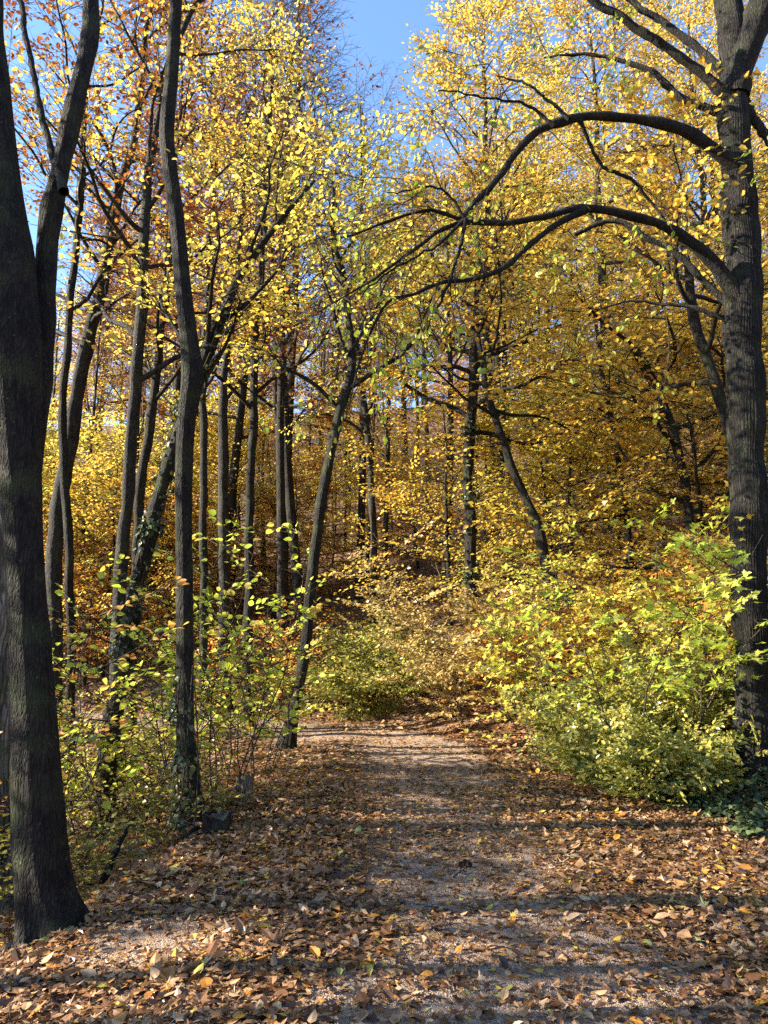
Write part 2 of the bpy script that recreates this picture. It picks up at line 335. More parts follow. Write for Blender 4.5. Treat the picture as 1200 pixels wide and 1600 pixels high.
# ------------------------------------------------------------------ sprays: flat leafy twigs, the building block of every crown
class Spray: pass
def make_spray(seed, step=.062, tk=1.0, flat=.42, side=.5, ends=True):
    rng = np.random.default_rng(seed); S = Spray(); tw = []; P = []; D = []; Nn = []
    n = 9; xs = np.linspace(0, 1, n)
    main = np.column_stack([xs, .05*np.sin(xs*3+rng.uniform(0, 6))*xs, -.10*xs**2 + .03*np.sin(xs*4+rng.uniform(0, 6))])
    tw.append((main, np.linspace(.007, .0018, n)))
    axes = [(main, .3)]
    sgn = rng.choice([-1, 1])
    for x in np.arange(.14, .93, .13):
        x = x + rng.normal(0, .02); sgn = -sgn
        L = side*(1.05 - .65*x)*rng.uniform(.65, 1.2); a = sgn*math.radians(rng.uniform(35, 62)); b = np.array([np.interp(x, xs, main[:, k]) for k in range(3)])
        t = np.linspace(0, 1, 5)[:, None]; dr = np.array([math.cos(a), math.sin(a), rng.normal(0, .12)])
        q = b + t*L*dr + t*t*L*np.array([.12, 0, -.12 + rng.normal(0, .05)])
        tw.append((q, np.linspace(.004, .0014, 5))); axes.append((q, .12))
    for q, f0 in axes:
        L = np.linalg.norm(np.diff(q, axis=0), axis=1).sum(); k = max(2, int(L*(1-f0)/step)); sg = 1
        for u in np.linspace(f0, 1, k):
            i = min(int(u*(len(q)-1)), len(q)-2); fr = u*(len(q)-1) - i
            p = q[i]*(1-fr) + q[i+1]*fr; T = norm(q[i+1]-q[i]); sd = np.cross([0, 0, 1], T); sg = -sg
            an = math.radians(rng.uniform(25, 70)) if u < .99 else 0
            d = T*math.cos(an) + sg*sd*math.sin(an) + np.array([0, 0, rng.normal(-.16, .22)])
            P.append(p + rng.normal(0, .006, 3)); D.append(norm(d)); Nn.append(norm(np.array([0, 0, 1.0]) + rng.normal(0, flat, 3)))
    S.P = np.array(P); S.D = np.array(D); S.N = np.array(Nn); S.tw = tw
    mb = MB()
    for q, r in tw:
        r = r*tk
        k = [0, 4, 8] if len(q) > 5 else [0, 4]; tube(mb, q[k], r[k], 3, cap=False)
    S.tv = np.concatenate(mb.V).astype(float); S.tf = np.concatenate(mb.L).reshape(-1, 4)
    return S
SPRAYS = [make_spray(100+i) for i in range(6)]
SPRAYS_LOOSE = [make_spray(200+i, step=.13, tk=1.9, flat=.5) for i in range(5)]

def add_sprays(mb, O, D, U, scale, leaf_size, rng, keep=1.0, lib=None, tpl=None, twig_mat=0, leaf_mat=1, attr_mu=.5, attr_sd=.2, clump=.12, collect=None):
    """O origins, D directions, U up hints; leaves keep their real size whatever the spray's scale"""
    lib = lib or SPRAYS; tpl = KITE if tpl is None else tpl
    O = np.asarray(O, float); 
    if len(O) == 0: return
    D = norm(np.asarray(D, float)); U = np.asarray(U, float)
    Yv = norm(np.cross(U, D)); Zv = np.cross(D, Yv); R = np.stack([D, Yv, Zv], -1)   # columns
    which = rng.integers(0, len(lib), len(O)); scale = np.broadcast_to(scale, (len(O),))
    cl = rng.normal(0, clump, len(O))
    for k, S in enumerate(lib):
        m = which == k
        if not m.any(): continue
        Rk, Ok, sk, ck = R[m], O[m], scale[m], cl[m]
        tv = Ok[:, None] + sk[:, None, None]*np.einsum('nij,vj->nvi', Rk, S.tv)
        F = (S.tf[None] + (np.arange(len(Ok))*len(S.tv))[:, None, None]).reshape(-1, 4)
        mb.add(tv.reshape(-1, 3), F, twig_mat)
        P = (Ok[:, None] + sk[:, None, None]*np.einsum('nij,vj->nvi', Rk, S.P)).reshape(-1, 3)
        Dd = np.einsum('nij,vj->nvi', Rk, S.D).reshape(-1, 3); Nn = np.einsum('nij,vj->nvi', Rk, S.N).reshape(-1, 3)
        sel = rng.random(len(P)) < keep
        P, Dd, Nn = P[sel], Dd[sel], Nn[sel]
        a = (np.repeat(ck, len(S.P))[sel] + rng.normal(attr_mu, attr_sd, len(P))).clip(0, 1)
        sz = leaf_size*rng.uniform(.65, 1.2, len(P))
        if collect is not None: collect.append((P, Dd, Nn, sz, a))
        else: place_leaves(mb, P, Dd, Nn, sz, tpl, leaf_mat, a)

def limb(rng, start, d, L, n=7, up=.0, wob=.16):
    P = [np.array(start, float)]; d = norm(np.array(d, float)); st = L/(n-1)
    for i in range(n-1):
        d = norm(d + rng.normal(0, wob, 3) + np.array([0, 0, up/(n-1)])); P.append(P[-1] + d*st)
    return np.array(P)

def interp_path(P, u):
    i = min(int(u*(len(P)-1)), len(P)-2); f = u*(len(P)-1) - i
    return P[i]*(1-f) + P[i+1]*f, norm(P[i+1]-P[i])

def crown_on(rng, trunk, rad, t0, t1, n, length, pitch, up=.2, sub=4, spray=1.0, per_sub=3, lean=None, az=None):
    """branches on a trunk: returns limbs [(pts, radii)] and spray frames (O, D, U)"""
    limbs = []; subs = []; O = []; D = []; U = []; phi = rng.uniform(0, 6.28)
    for i in range(n):
        u = t0 + (t1-t0)*((i + rng.uniform(.1, .9))/n); p, T = interp_path(trunk, u)
        phi += 2.4 + rng.normal(0, .35); k = (u-t0)/max(t1-t0, 1e-6)
        L = length(k)*rng.uniform(.7, 1.2); pt = math.radians(pitch(k) + rng.normal(0, 8))
        ph = phi if az is None else az + rng.normal(0, .6)
        d = np.array([math.cos(ph)*math.cos(pt), math.sin(ph)*math.cos(pt), math.sin(pt)])
        if lean is not None: d = norm(d + lean)
        P = limb(rng, p, d, L, 8, up); r0 = min(np.interp(u, np.linspace(0, 1, len(rad)), rad)*.55, .012 + .016*L)
        limbs.append((P, np.linspace(r0, r0*.22+.003, 8)))
        sg = rng.choice([-1, 1])
        for j in range(sub):
            v = .25 + .72*(j + rng.uniform(.2, .8))/sub; q, t = interp_path(P, v); sg = -sg
            sd = norm(np.cross([0, 0, 1], t) + 1e-6); a = math.radians(rng.uniform(30, 65))
            dd = t*math.cos(a) + sg*sd*math.sin(a) + np.array([0, 0, rng.normal(-.02, .16)])
            Q = limb(rng, q, dd, L*.45*(1.15-.6*v)*rng.uniform(.7, 1.25), 5, up*.5, .14)
            subs.append((Q, np.linspace(max(r0*.35, .006), .004, 5)))
            for w in np.linspace(.3, 1, per_sub):
                o, tt = interp_path(Q, min(w, .999)); s2 = norm(np.cross([0, 0, 1], tt) + 1e-6)
                b = math.radians(rng.uniform(-55, 55)) if w < .95 else 0
                O.append(o); D.append(tt*math.cos(b) + s2*math.sin(b) + np.array([0, 0, rng.normal(-.08, .15)])); U.append(np.array([0, 0, 1.0]) + rng.normal(0, .2, 3))
        for w in (.75, .999):
            o, tt = interp_path(P, w); O.append(o); D.append(tt + rng.normal(0, .2, 3)); U.append(np.array([0, 0, 1.0]) + rng.normal(0, .2, 3))
    return limbs, subs, np.array(O), np.array(D), np.array(U)

def bark_disp(rng, amp=.03, flare=.5, z0=0.0, fl_h=.28, lobes=5, ridges=0, depth=.03):
    ph = rng.uniform(0, 6.28, 12); kn = [(rng.uniform(0, 6.28), rng.uniform(.3, 7), rng.uniform(.05, .14)) for _ in range(12)]
    def f(rad, th, P):
        z = (P[:, 2]-z0)[:, None]
        a = amp*(np.sin(2*th+ph[0]+.7*z) + .6*np.sin(3*th+ph[1]-1.3*z) + .5*np.sin(5*th+ph[2]+.9*z) + .35*np.sin(9*th+ph[3]+.5*z))
        a = a + amp*.6*np.sin(4.1*z+ph[4]+np.sin(th+ph[5]))
        for t, h, s in kn: a = a + s*np.exp(-((np.mod(th-t+math.pi, 2*math.pi)-math.pi)/.5)**2 - ((z-h)/.12)**2)
        if ridges:
            w = .9*np.sin(1.7*z+ph[8]+2*th) + .7*np.sin(3.9*z+ph[9]-3*th) + .5*np.sin(7.3*z+5*th+ph[10])
            a = a + depth*(np.abs(np.sin(ridges/2*th+w+ph[11]))**.6 - .7)*(1 + .4*np.sin(5*z+3*th))
        fl = flare*np.exp(-np.maximum(z, -.3)/fl_h)*(1 + .45*np.cos(lobes*th+ph[6]) + .25*np.cos(2*th+ph[7]))
        return rad*(1 + a + fl)
    return f

def tree_root(name, loc, label, cat='tree', group=None):
    return link(name, None, loc=tuple(loc), label=label, cat=cat, group=group)

# ------------------------------------------------------------------ tall trees in front: traced trunk lines, each at its own distance
def px_path(pts, Y, dY=0.0, zbase=None):
    out = []; n = len(pts)
    for i, (x, y, w) in enumerate(pts):
        yy = Y + dY*i/max(n-1, 1); p = at(x, y, yy)
        fd = math.cos(PITCH)*yy + math.sin(PITCH)*(p[2]-EYE)
        out.append((*p, w/2/FPX*fd))
    return np.array(out)

SLIM = {11: .9, 31: .88, 41: .9, 43: .85, 44: .85, 45: .85, 46: .85, 47: .85, 48: .85, 49: .9, 50: .9}
def hero_tree(seed, name, label, pts, Y, bark, leaf, top=12.0, dY=0.0, sides=20, crown=None, flare=.35, ring=.06, amp=.03, leaf_size=.085, keep=.5, attr_mu=.5, group=None, extra=None, lib=None, fl_h=.28, ridges=0, depth=.03):
    rng = np.random.default_rng(seed)
    if Y < 8 or seed == 51: Y = float(ground_hit(pts[0][0], pts[0][1])[1])
    A = px_path([(x, y, w*SLIM.get(seed, 1)) for x, y, w in pts], Y, dY)
    b = A[0].copy(); g = gz(b[0], b[1])
    if b[2] > g - .05: A = np.vstack([[b[0]+(b[0]-A[1][0])*.05, b[1], g-.15, b[3]*1.02], A])
    if A[-1][2] < top:                                  # the stem goes on above the frame
        d = norm(A[-1][:3]-A[-2][:3])*.5 + np.array([0, 0, .5]); n = 5; h = (top-A[-1][2])/max(d[2], .3)
        ext = [np.r_[A[-1][:3] + d*h*k/n + rng.normal(0, .12, 3)*np.array([1, 1, 0]), A[-1][3]*(1-.85*k/n)] for k in range(1, n+1)]
        A = np.vstack([A, ext])
    L = np.linalg.norm(np.diff(A[:, :3], axis=0), axis=1).sum()
    Q = spline(A, max(12, int(L/ring))); P, R = Q[:, :3], np.maximum(Q[:, 3], .006)
    if Y > 7.2:                                         # small crooks between the traced points
        h = P[:, 2]; c = rng.uniform(0, 6.28, 6); e = smooth(.2, 1.2, h-h[0])
        P[:, 0] += e*(.014*np.sin(2.1*h+c[0]) + .008*np.sin(4.3*h+c[1]) + .004*np.sin(8*h+c[2])); P[:, 1] += e*(.02*np.sin(1.9*h+c[3]) + .01*np.sin(4.1*h+c[4]))
        R = R*(1 + .05*np.sin(5*h+c[5]) + .04*np.sin(11*h+c[2]))
    base = np.array([P[0][0], P[0][1], gz(P[0][0], P[0][1])])
    root = tree_root(name, base, label, group=group)
    mb = MB(); tube(mb, P, R, sides, disp=bark_disp(rng, amp, flare, base[2], fl_h, ridges=ridges, depth=depth))
    link('trunk', mb.mesh('trunk', [BM[bark]], base, (0,)), root)
    cr = crown or {}
    limbs, subs, O, D, U = crown_on(rng, P, R, cr.get('t0', .35), .98, cr.get('n', 12), cr.get('length', lambda k: 2.6-1.4*k), cr.get('pitch', lambda k: 35+20*k), up=cr.get('up', .3), sub=cr.get('sub', 4), per_sub=cr.get('per', 2))
    for Pl, Rl in limbs:
        m2 = MB(); q = spline(np.column_stack([Pl, Rl]), 14); tube(m2, q[:, :3], q[:, 3], 6)
        link('branch', m2.mesh('branch', [BM[bark]], base, (0,)), root)
    mb = MB()
    for Pl, Rl in subs: tube(mb, Pl, Rl, 4)
    add_sprays(mb, O, D, U, cr.get('spray', .9)*rng.uniform(.7, 1.2, len(O)), leaf_size, rng, keep=keep, attr_mu=attr_mu, lib=lib, tpl=HEX if Y > 5 else ovate(.36))
    if extra: extra(mb, root, base, rng)
    link('crown', mb.mesh('crown', [BM['twig'], LM[leaf]], base, (0,)), root)
    return root, base, P, R


# leaves big enough in view to be picked apart become objects of their own (shared meshes)
_leafmesh = {}
def leaf_mesh(kind, shape, q):
    key = (kind, shape, q)
    if key not in _leafmesh:
        rng = np.random.default_rng(hash((shape, q)) % 1000 if False else 7*q + len(shape))
        tpl = maple(rng, .13) if shape == 'maple' else ovate(.40 if shape == 'lime' else .31)
        mb = MB(); mb.add(tpl[0], tpl[1], 0, (q+.5)/8); _leafmesh[key] = mb.mesh('leaf', [LM[kind]])
    return _leafmesh[key]
def leaf_object(kind, shape, p, d, n, size, a, parent=None, base=(0, 0, 0), **kw):
    d = norm(d); s = norm(np.cross(n, d)); n = np.cross(d, s)
    M = Matrix(((d[0]*size, s[0]*size, n[0]*size, p[0]-base[0]), (d[1]*size, s[1]*size, n[1]*size, p[1]-base[1]), (d[2]*size, s[2]*size, n[2]*size, p[2]-base[2]), (0, 0, 0, 1)))
    o = link(kw.pop('name', 'leaf'), leaf_mesh(kind, shape, int(np.clip(a*8, 0, 7))), parent, **kw); o.matrix_basis = M
    return o
def in_view(P, m=30):
    r = P - np.array([0, 0, EYE]); s, c = math.sin(PITCH), math.cos(PITCH)
    f = r[:, 1]*c + r[:, 2]*s; u = -r[:, 1]*s + r[:, 2]*c
    f = np.maximum(f, .01); X = 600 + FPX*r[:, 0]/f; Y = 800 - FPX*u/f
    return (X > -m) & (X < 1200+m) & (Y > -m) & (Y < 1600+m), f
def leaves_as_objects(mb, col, kind, shape, root, base, most, tpl, rng, leaf_mat=1):
    if not col: return
    P, D, Nn, S, A = [np.concatenate(c) for c in zip(*col)]
    v, f = in_view(P); score = np.where(v, S/f, 0); order = np.argsort(-score)
    big = order[:most]; big = big[score[big] > 0]
    for i in big: leaf_object(kind, shape, P[i], D[i], Nn[i], S[i], A[i], root, base)
    m = np.ones(len(P), bool); m[big] = False
    place_leaves(mb, P[m], D[m], Nn[m], S[m], tpl, leaf_mat, A[m])

def arm_branch(root, base, pts, Y0, Y1, bark, rng, sides=10, r_end=None):
    A = px_path(pts, Y0, Y1-Y0); Q = spline(A, 40); P, R = Q[:, :3], np.maximum(Q[:, 3], .003)
    P = P + np.cumsum(rng.normal(0, .007, P.shape), 0)*np.minimum(np.linspace(0, 3, 40), 1)[:, None]
    R = R*(1 + .10*np.abs(rng.normal(0, 1, 40)))
    mb = MB(); tube(mb, P, R*(1 + .08*np.sin(np.arange(40)*1.7)), sides)
    link('branch', mb.mesh('branch', [BM[bark]], base, (0,)), root)
    return P, R

# ---- the tall maple at the left edge, forked
root, base, P, R = hero_tree(11, 'maple_tree', 'thick dark forked trunk rising beside the bare patch at the path edge',
    [(80,1465,92),(70,1400,86),(62,1300,84),(55,1150,74),(46,1000,66),(38,850,62),(28,700,74),(22,560,92),(14,420,84),(-2,280,70),(-16,120,62),(-26,0,58)], 3.85,
    'dark', 'yellow', top=13, sides=130, ring=.05, ridges=52, depth=.022, amp=.02, flare=.36, fl_h=.17, keep=.3, crown=dict(t0=.66, n=9))
rng = np.random.default_rng(12)
arm_branch(root, base, [(30,900,30),(42,760,36),(54,640,36),(66,520,34),(72,400,30),(90,270,27),(112,160,26),(128,70,25),(134,-10,24),(140,-300,18),(170,-600,8)], P[4][1], P[4][1]+.5, 'dark', rng, 20)
arm_branch(root, base, [(100,300,14),(88,255,11),(62,140,9),(40,40,8),(20,-40,7)], P[4][1]+.1, P[4][1]+.7, 'dark', rng)

# ---- the furrowed tree at the right edge with two arching boughs
def right_tree():
    rng = np.random.default_rng(31)
    Y = float(ground_hit(1186, 1205)[1])
    pts = [(1186,1205,78),(1182,1150,70),(1177,1050,60),(1172,930,58),(1167,800,60),(1167,700,58),(1166,600,60),(1160,480,60),(1157,360,57),(1152,240,52),(1146,120,48),(1136,0,44)]
    root, base, P, R = hero_tree(31, 'linden_tree', 'furrowed grey trunk with two arching boughs standing over the right bank', pts, Y, 'furrow', 'green', top=15, sides=160, ring=.055, ridges=44, depth=.05, amp=.026, flare=.25, fl_h=.22, keep=.25, crown=dict(t0=.66, n=9, length=lambda k: 3.2-1.5*k), leaf_size=.09)
    arms = [
     ([(1160,266,26),(1132,246,25),(1108,228,21),(1075,205,19),(1020,188,17),(950,180,15),(900,186,15),(850,202,14),(812,238,12),(780,280,11),(750,312,10),(726,338,8),(680,325,6),(630,335,5),(560,362,4),(520,372,2)], 6.95, 6.0),
     ([(1162,482,26),(1138,444,27),(1115,412,23),(1085,385,20),(1040,356,17),(980,337,15),(910,327,13),(850,337,11),(790,346,10),(730,345,9),(690,362,7),(640,402,6),(600,432,5),(540,470,3),(500,498,2)], 6.95, 6.1),
     ([(915,328,11),(870,350,10),(820,390,9),(785,424,9),(740,440,8),(690,445,7),(640,466,6),(600,484,5),(575,530,4),(560,580,3),(548,640,2)], 6.5, 5.8),
     ([(1152,168,20),(1126,140,19),(1090,105,16),(1050,75,15),(1000,42,14),(930,-2,12),(850,-70,8)], 6.95, 6.6),
     ([(1150,136,18),(1116,102,15),(1060,50,12),(1010,20,11),(970,-8,10),(900,-60,7)], 6.95, 7.4),
     ([(1154,190,16),(1126,176,14),(1085,160,12),(1050,142,11),(1010,112,10),(960,95,7),(900,86,5),(850,92,3)], 7.0, 7.5),
     ([(1150,150,38),(1158,100,42),(1172,60,44),(1186,20,46),(1196,-30,44),(1210,-140,40),(1215,-400,28)], 6.95, 6.6),
     ([(1152,140,18),(1170,168,17),(1187,197,15),(1212,235,12),(1260,270,8)], 7.0, 6.8),
     ([(1160,506,12),(1122,494,9),(1085,478,7),(1040,472,5),(1000,471,4),(940,480,2)], 7.0, 7.2),
     ([(905,372,7),(960,350,8),(1000,372,9),(1060,400,10),(1110,450,12),(1158,490,13)][::-1], 7.05, 7.3),
     ([(728,340,6),(716,400,6),(700,450,5),(672,520,3)], 6.1, 5.9),
     ([(724,345,6),(690,372,5),(640,400,4),(590,440,3),(560,470,2)], 6.1, 6.0),
     ([(726,342,5),(700,300,4),(660,290,3),(610,300,2)], 6.1, 5.9),
     ([(905,186,7),(920,215,6),(940,255,6),(985,280,6),(1010,310,5),(1035,345,4)], 6.4, 6.9),
     ([(865,196,6),(830,170,5),(780,160,4),(730,150,3),(690,145,2)], 6.4, 6.2),
     ([(890,186,6),(850,150,5),(820,126,4),(780,118,2)], 6.4, 6.5),
    ]
    arms = [([(x, y, w*(.86 if k else 1)) for k, (x, y, w) in enumerate(p)], a+Y-7, b+Y-7) for p, a, b in arms]
    O = []; D = []; U = []; mb = MB()
    for pts_, a, b in arms:
        Pb, Rb = arm_branch(root, base, pts_, a, b, 'furrow', rng, 12)
        L = np.linalg.norm(np.diff(Pb, axis=0), axis=1).sum()
        k = int(L*3.2)
        for j in range(k):
            u = rng.uniform(.4, .99); p, T = interp_path(Pb, u); 
            dd = T*.7 + rng.normal(0, .5, 3) + np.array([0, 0, rng.normal(-.1, .3)])
            q = limb(rng, p, dd, rng.uniform(.4, 1.1), 6, -.5, .2)
            tube(mb, q, np.linspace(min(.007, Rb[int(u*39)]*.6), .0022, 6), 4)
            for w in (.6, .99):
                o, tt = interp_path(q, w); O.append(o); D.append(tt + np.array([0, 0, -.3])); U.append(np.array([0, 0, 1.]) + rng.normal(0, .5, 3))
    col = []
    add_sprays(mb, O, D, U, .42*rng.uniform(.6, 1.2, len(O)), .072, rng, keep=.2, lib=SPRAYS_LOOSE, attr_mu=.38, attr_sd=.2, collect=col)
    leaves_as_objects(mb, col, 'lime', 'lime', root, base, 260, ovate(.40), rng)
    link('foliage', mb.mesh('foliage', [BM['twig'], LM['lime']], base, (0,)), root, kind='stuff')
right_tree()

# ---- slender dark trunk in the middle left and its neighbours
up_cr = dict(t0=.5, n=10, length=lambda k: 2.2-1.0*k, pitch=lambda k: 45+15*k, sub=4, per=2)
root_m, base_m, P_m, R_m = hero_tree(41, 'slender_tree', 'slender dark trunk with a kink, ivy at its foot, beside a low stump',
    [(302,1295,44),(297,1230,36),(290,1130,31),(289,1000,30),(288,880,29),(287,760,30),(291,660,32),(300,590,38),(294,520,30),(284,430,27),(276,340,25),(266,262,24),(261,205,25),(268,120,22),(272,50,21),(274,-20,20)], 5.95,
    'dark', 'rust', top=14, sides=40, ring=.04, amp=.03, flare=.2, fl_h=.15, keep=.35, crown=dict(t0=.62, n=10, length=lambda k: 2.0-.8*k, pitch=lambda k: 45, sub=4, per=2))

hero_tree(42, 'leaning_tree', 'dark leaning trunk wrapped in ivy, crossing behind the slender trunk',
    [(165,1250,30),(178,1120,27),(192,1030,25),(212,920,24),(236,830,23),(262,735,22),(288,650,22),(315,570,22),(345,500,17),(372,442,13),(408,385,10),(450,330,7),(490,282,5)], 8.6,
    'dark', 'yellow', top=4, sides=20, crown=dict(t0=.6, n=9, length=lambda k: 1.5, pitch=lambda k: 50, sub=3, per=2), keep=.4)
hero_tree(43, 'double_tree', 'grey trunk bending away from the thick forked trunk, with rusty leaves above',
    [(92,1200,34),(84,1080,30),(83,960,29),(88,850,29),(100,740,28),(122,610,25),(142,520,23),(160,430,22),(176,350,19),(190,290,16),(206,230,13),(222,120,11),(236,0,9)], 7.6,
    'grey', 'orange', top=11, sides=24, crown=dict(t0=.48, n=14, length=lambda k: 2.4-1.0*k, pitch=lambda k: 30+20*k, sub=4, per=2), keep=0.42)
hero_tree(44, 'grey_tree', 'straight grey trunk between the forked trunk and the ivy trunk',
    [(182,1180,27),(182,1050,25),(190,880,24),(203,720,22),(214,580,21),(221,460,20),(229,320,17),(242,200,14),(262,110,12),(300,20,9)], 9.8,
    'grey', 'golden', top=13, sides=20, crown=dict(t0=.42, n=16, length=lambda k: 2.6-1.2*k, pitch=lambda k: 32+20*k, sub=4, per=2), keep=0.34)
hero_tree(45, 'crooked_tree', 'brown trunk with a bent side stem behind the straight grey trunk',
    [(205,1120,19),(212,950,18),(218,800,18),(230,680,17),(243,600,16),(250,540,14),(262,440,11),(268,300,9)], 12.2,
    'brown', 'golden', top=14, sides=14, crown=dict(t0=.4, n=18, length=lambda k: 2.8-1.4*k, pitch=lambda k: 25+25*k, sub=4, per=2), keep=0.39)
hero_tree(46, 'thin_tree', 'thin dark trunk close behind the forked trunk',
    [(108,1190,15),(112,1000,15),(104,800,15),(98,650,15),(110,480,13),(124,330,12),(132,200,10),(138,60,9)], 10.4,
    'dark', 'rust', top=13, sides=14, crown=dict(t0=.5, n=14, length=lambda k: 2.6-1.2*k, pitch=lambda k: 20+25*k, sub=4, per=2), keep=0.47)
hero_tree(47, 'grey_tree', 'pale grey trunk just beyond the slender kinked trunk',
    [(318,1130,16),(318,960,15),(318,780,14),(318,620,13),(322,480,12),(330,340,10),(340,180,8)], 14.2,
    'grey', 'rust', top=15, sides=14, crown=dict(t0=.4, n=18, length=lambda k: 2.6-1.2*k, pitch=lambda k: 30+25*k, sub=4, per=2), keep=0.47)
hero_tree(48, 'grey_tree', 'pale grey trunk forking into a narrow V above the path bend',
    [(352,1120,22),(350,950,21),(350,800,20),(348,690,19),(352,580,13),(366,470,11),(376,360,9),(384,200,7)], 15.0,
    'grey', 'yellow', top=16, sides=14, crown=dict(t0=.4, n=16, length=lambda k: 2.6-1.2*k, pitch=lambda k: 40+20*k, sub=4, per=2), keep=0.65)
hero_tree(49, 'black_tree', 'almost black straight trunk with a forked top, left of the leaning path-side trunk',
    [(388,1120,18),(388,960,17),(389,850,16),(393,740,15),(396,620,14),(402,500,12),(408,400,10),(416,300,8),(420,200,7),(428,80,5)], 12.6,
    'dark', 'yellow', top=12, sides=14, crown=dict(t0=.4, n=14, length=lambda k: 2.6-1.0*k, pitch=lambda k: 50+15*k, sub=4, per=2), keep=0.29)
hero_tree(50, 'brown_tree', 'thin brown trunk between the black trunk and the leaning path-side trunk',
    [(448,1080,11),(447,930,11),(442,800,11),(434,680,10),(430,560,9),(436,430,7),(446,300,6)], 18.5,
    'brown', 'orange', top=15, sides=10, crown=dict(t0=.4, n=18, length=lambda k: 2.8-1.2*k, pitch=lambda k: 25+25*k, sub=4, per=2), keep=0.65)
hero_tree(51, 'leaning_tree', 'dark crooked trunk leaning over the left edge of the path bend',
    [(447,1172,22),(458,1120,17),(476,1010,17),(486,930,17),(493,850,17),(502,780,17),(510,730,16),(528,660,15),(548,590,15),(550,540,11),(540,470,8),(525,380,6),(520,280,4)], 10.0,
    'dark', 'yellow', top=7.2, sides=20, crown=dict(t0=.55, n=14, length=lambda k: 2.0-.8*k, pitch=lambda k: 45+15*k, sub=4, per=2), keep=.4)
hero_tree(52, 'grey_tree', 'thin pale grey trunk standing alone on the slope above the path bend',
    [(581,1015,12),(583,920,11),(583,820,11),(578,720,11),(568,630,10),(560,560,8),(556,460,6)], 16.8,
    'grey', 'yellow', top=11, sides=10, crown=dict(t0=.5, n=12, length=lambda k: 2.0-1.0*k, pitch=lambda k: 35+25*k, sub=4, per=2), keep=.35)
hero_tree(53, 'dark_tree', 'dark upright trunk with ivy in the middle of the golden foliage',
    [(741,1020,19),(737,930,17),(734,830,17),(733,720,17),(738,620,16),(742,530,14),(744,450,11),(748,360,8)], 14.2,
    'dark', 'golden', top=9.8, sides=14, crown=dict(t0=.5, n=15, length=lambda k: 3.2-1.6*k, pitch=lambda k: 8+30*k, sub=5, per=3), keep=.3, leaf_size=.112)
hero_tree(54, 'leaning_tree', 'dark trunk leaning left, standing above the yellow saplings',
    [(856,935,17),(850,870,16),(836,810,15),(812,755,13),(792,710,12),(772,650,11),(758,600,10),(748,520,7)], 12.4,
    'dark', 'golden', top=7.6, sides=14, crown=dict(t0=.55, n=11, length=lambda k: 2.8-1.3*k, pitch=lambda k: 8+30*k, sub=5, per=3), keep=.3, leaf_size=.112)
hero_tree(55, 'leaning_tree', 'dark curved trunk leaning out from behind the furrowed trunk',
    [(1150,740,18),(1135,650,17),(1108,570,16),(1085,500,15),(1074,430,13),(1070,370,8)], 9.6,
    'dark', 'golden', top=7.5, sides=16, crown=dict(t0=.5, n=11, length=lambda k: 2.4-1.0*k, pitch=lambda k: 10+30*k, sub=5, per=3), keep=.3, leaf_size=.11, flare=.05)
hero_tree(56, 'thin_tree', 'thin dark stem bending left inside the golden leaves',
    [(985,860,9),(972,760,9),(962,690,8),(948,620,8),(938,570,7),(930,500,5)], 13.4,
    'dark', 'golden', top=8.4, sides=10, crown=dict(t0=.2, n=13, length=lambda k: 2.6-1.2*k, pitch=lambda k: 5+25*k, sub=5, per=3), keep=.3, leaf_size=.112)
hero_tree(57, 'broken_tree', 'dark bent stem half hidden by golden leaves on the steep bank',
    [(1082,840,14),(1066,740,14),(1048,670,14),(1024,600,14),(1004,560,15),(985,540,9)], 12.0,
    'dark', 'golden', top=6, sides=14, crown=dict(t0=.2, n=12, length=lambda k: 2.6-1.0*k, pitch=lambda k: 5+20*k, sub=5, per=3), keep=.3, leaf_size=.112)

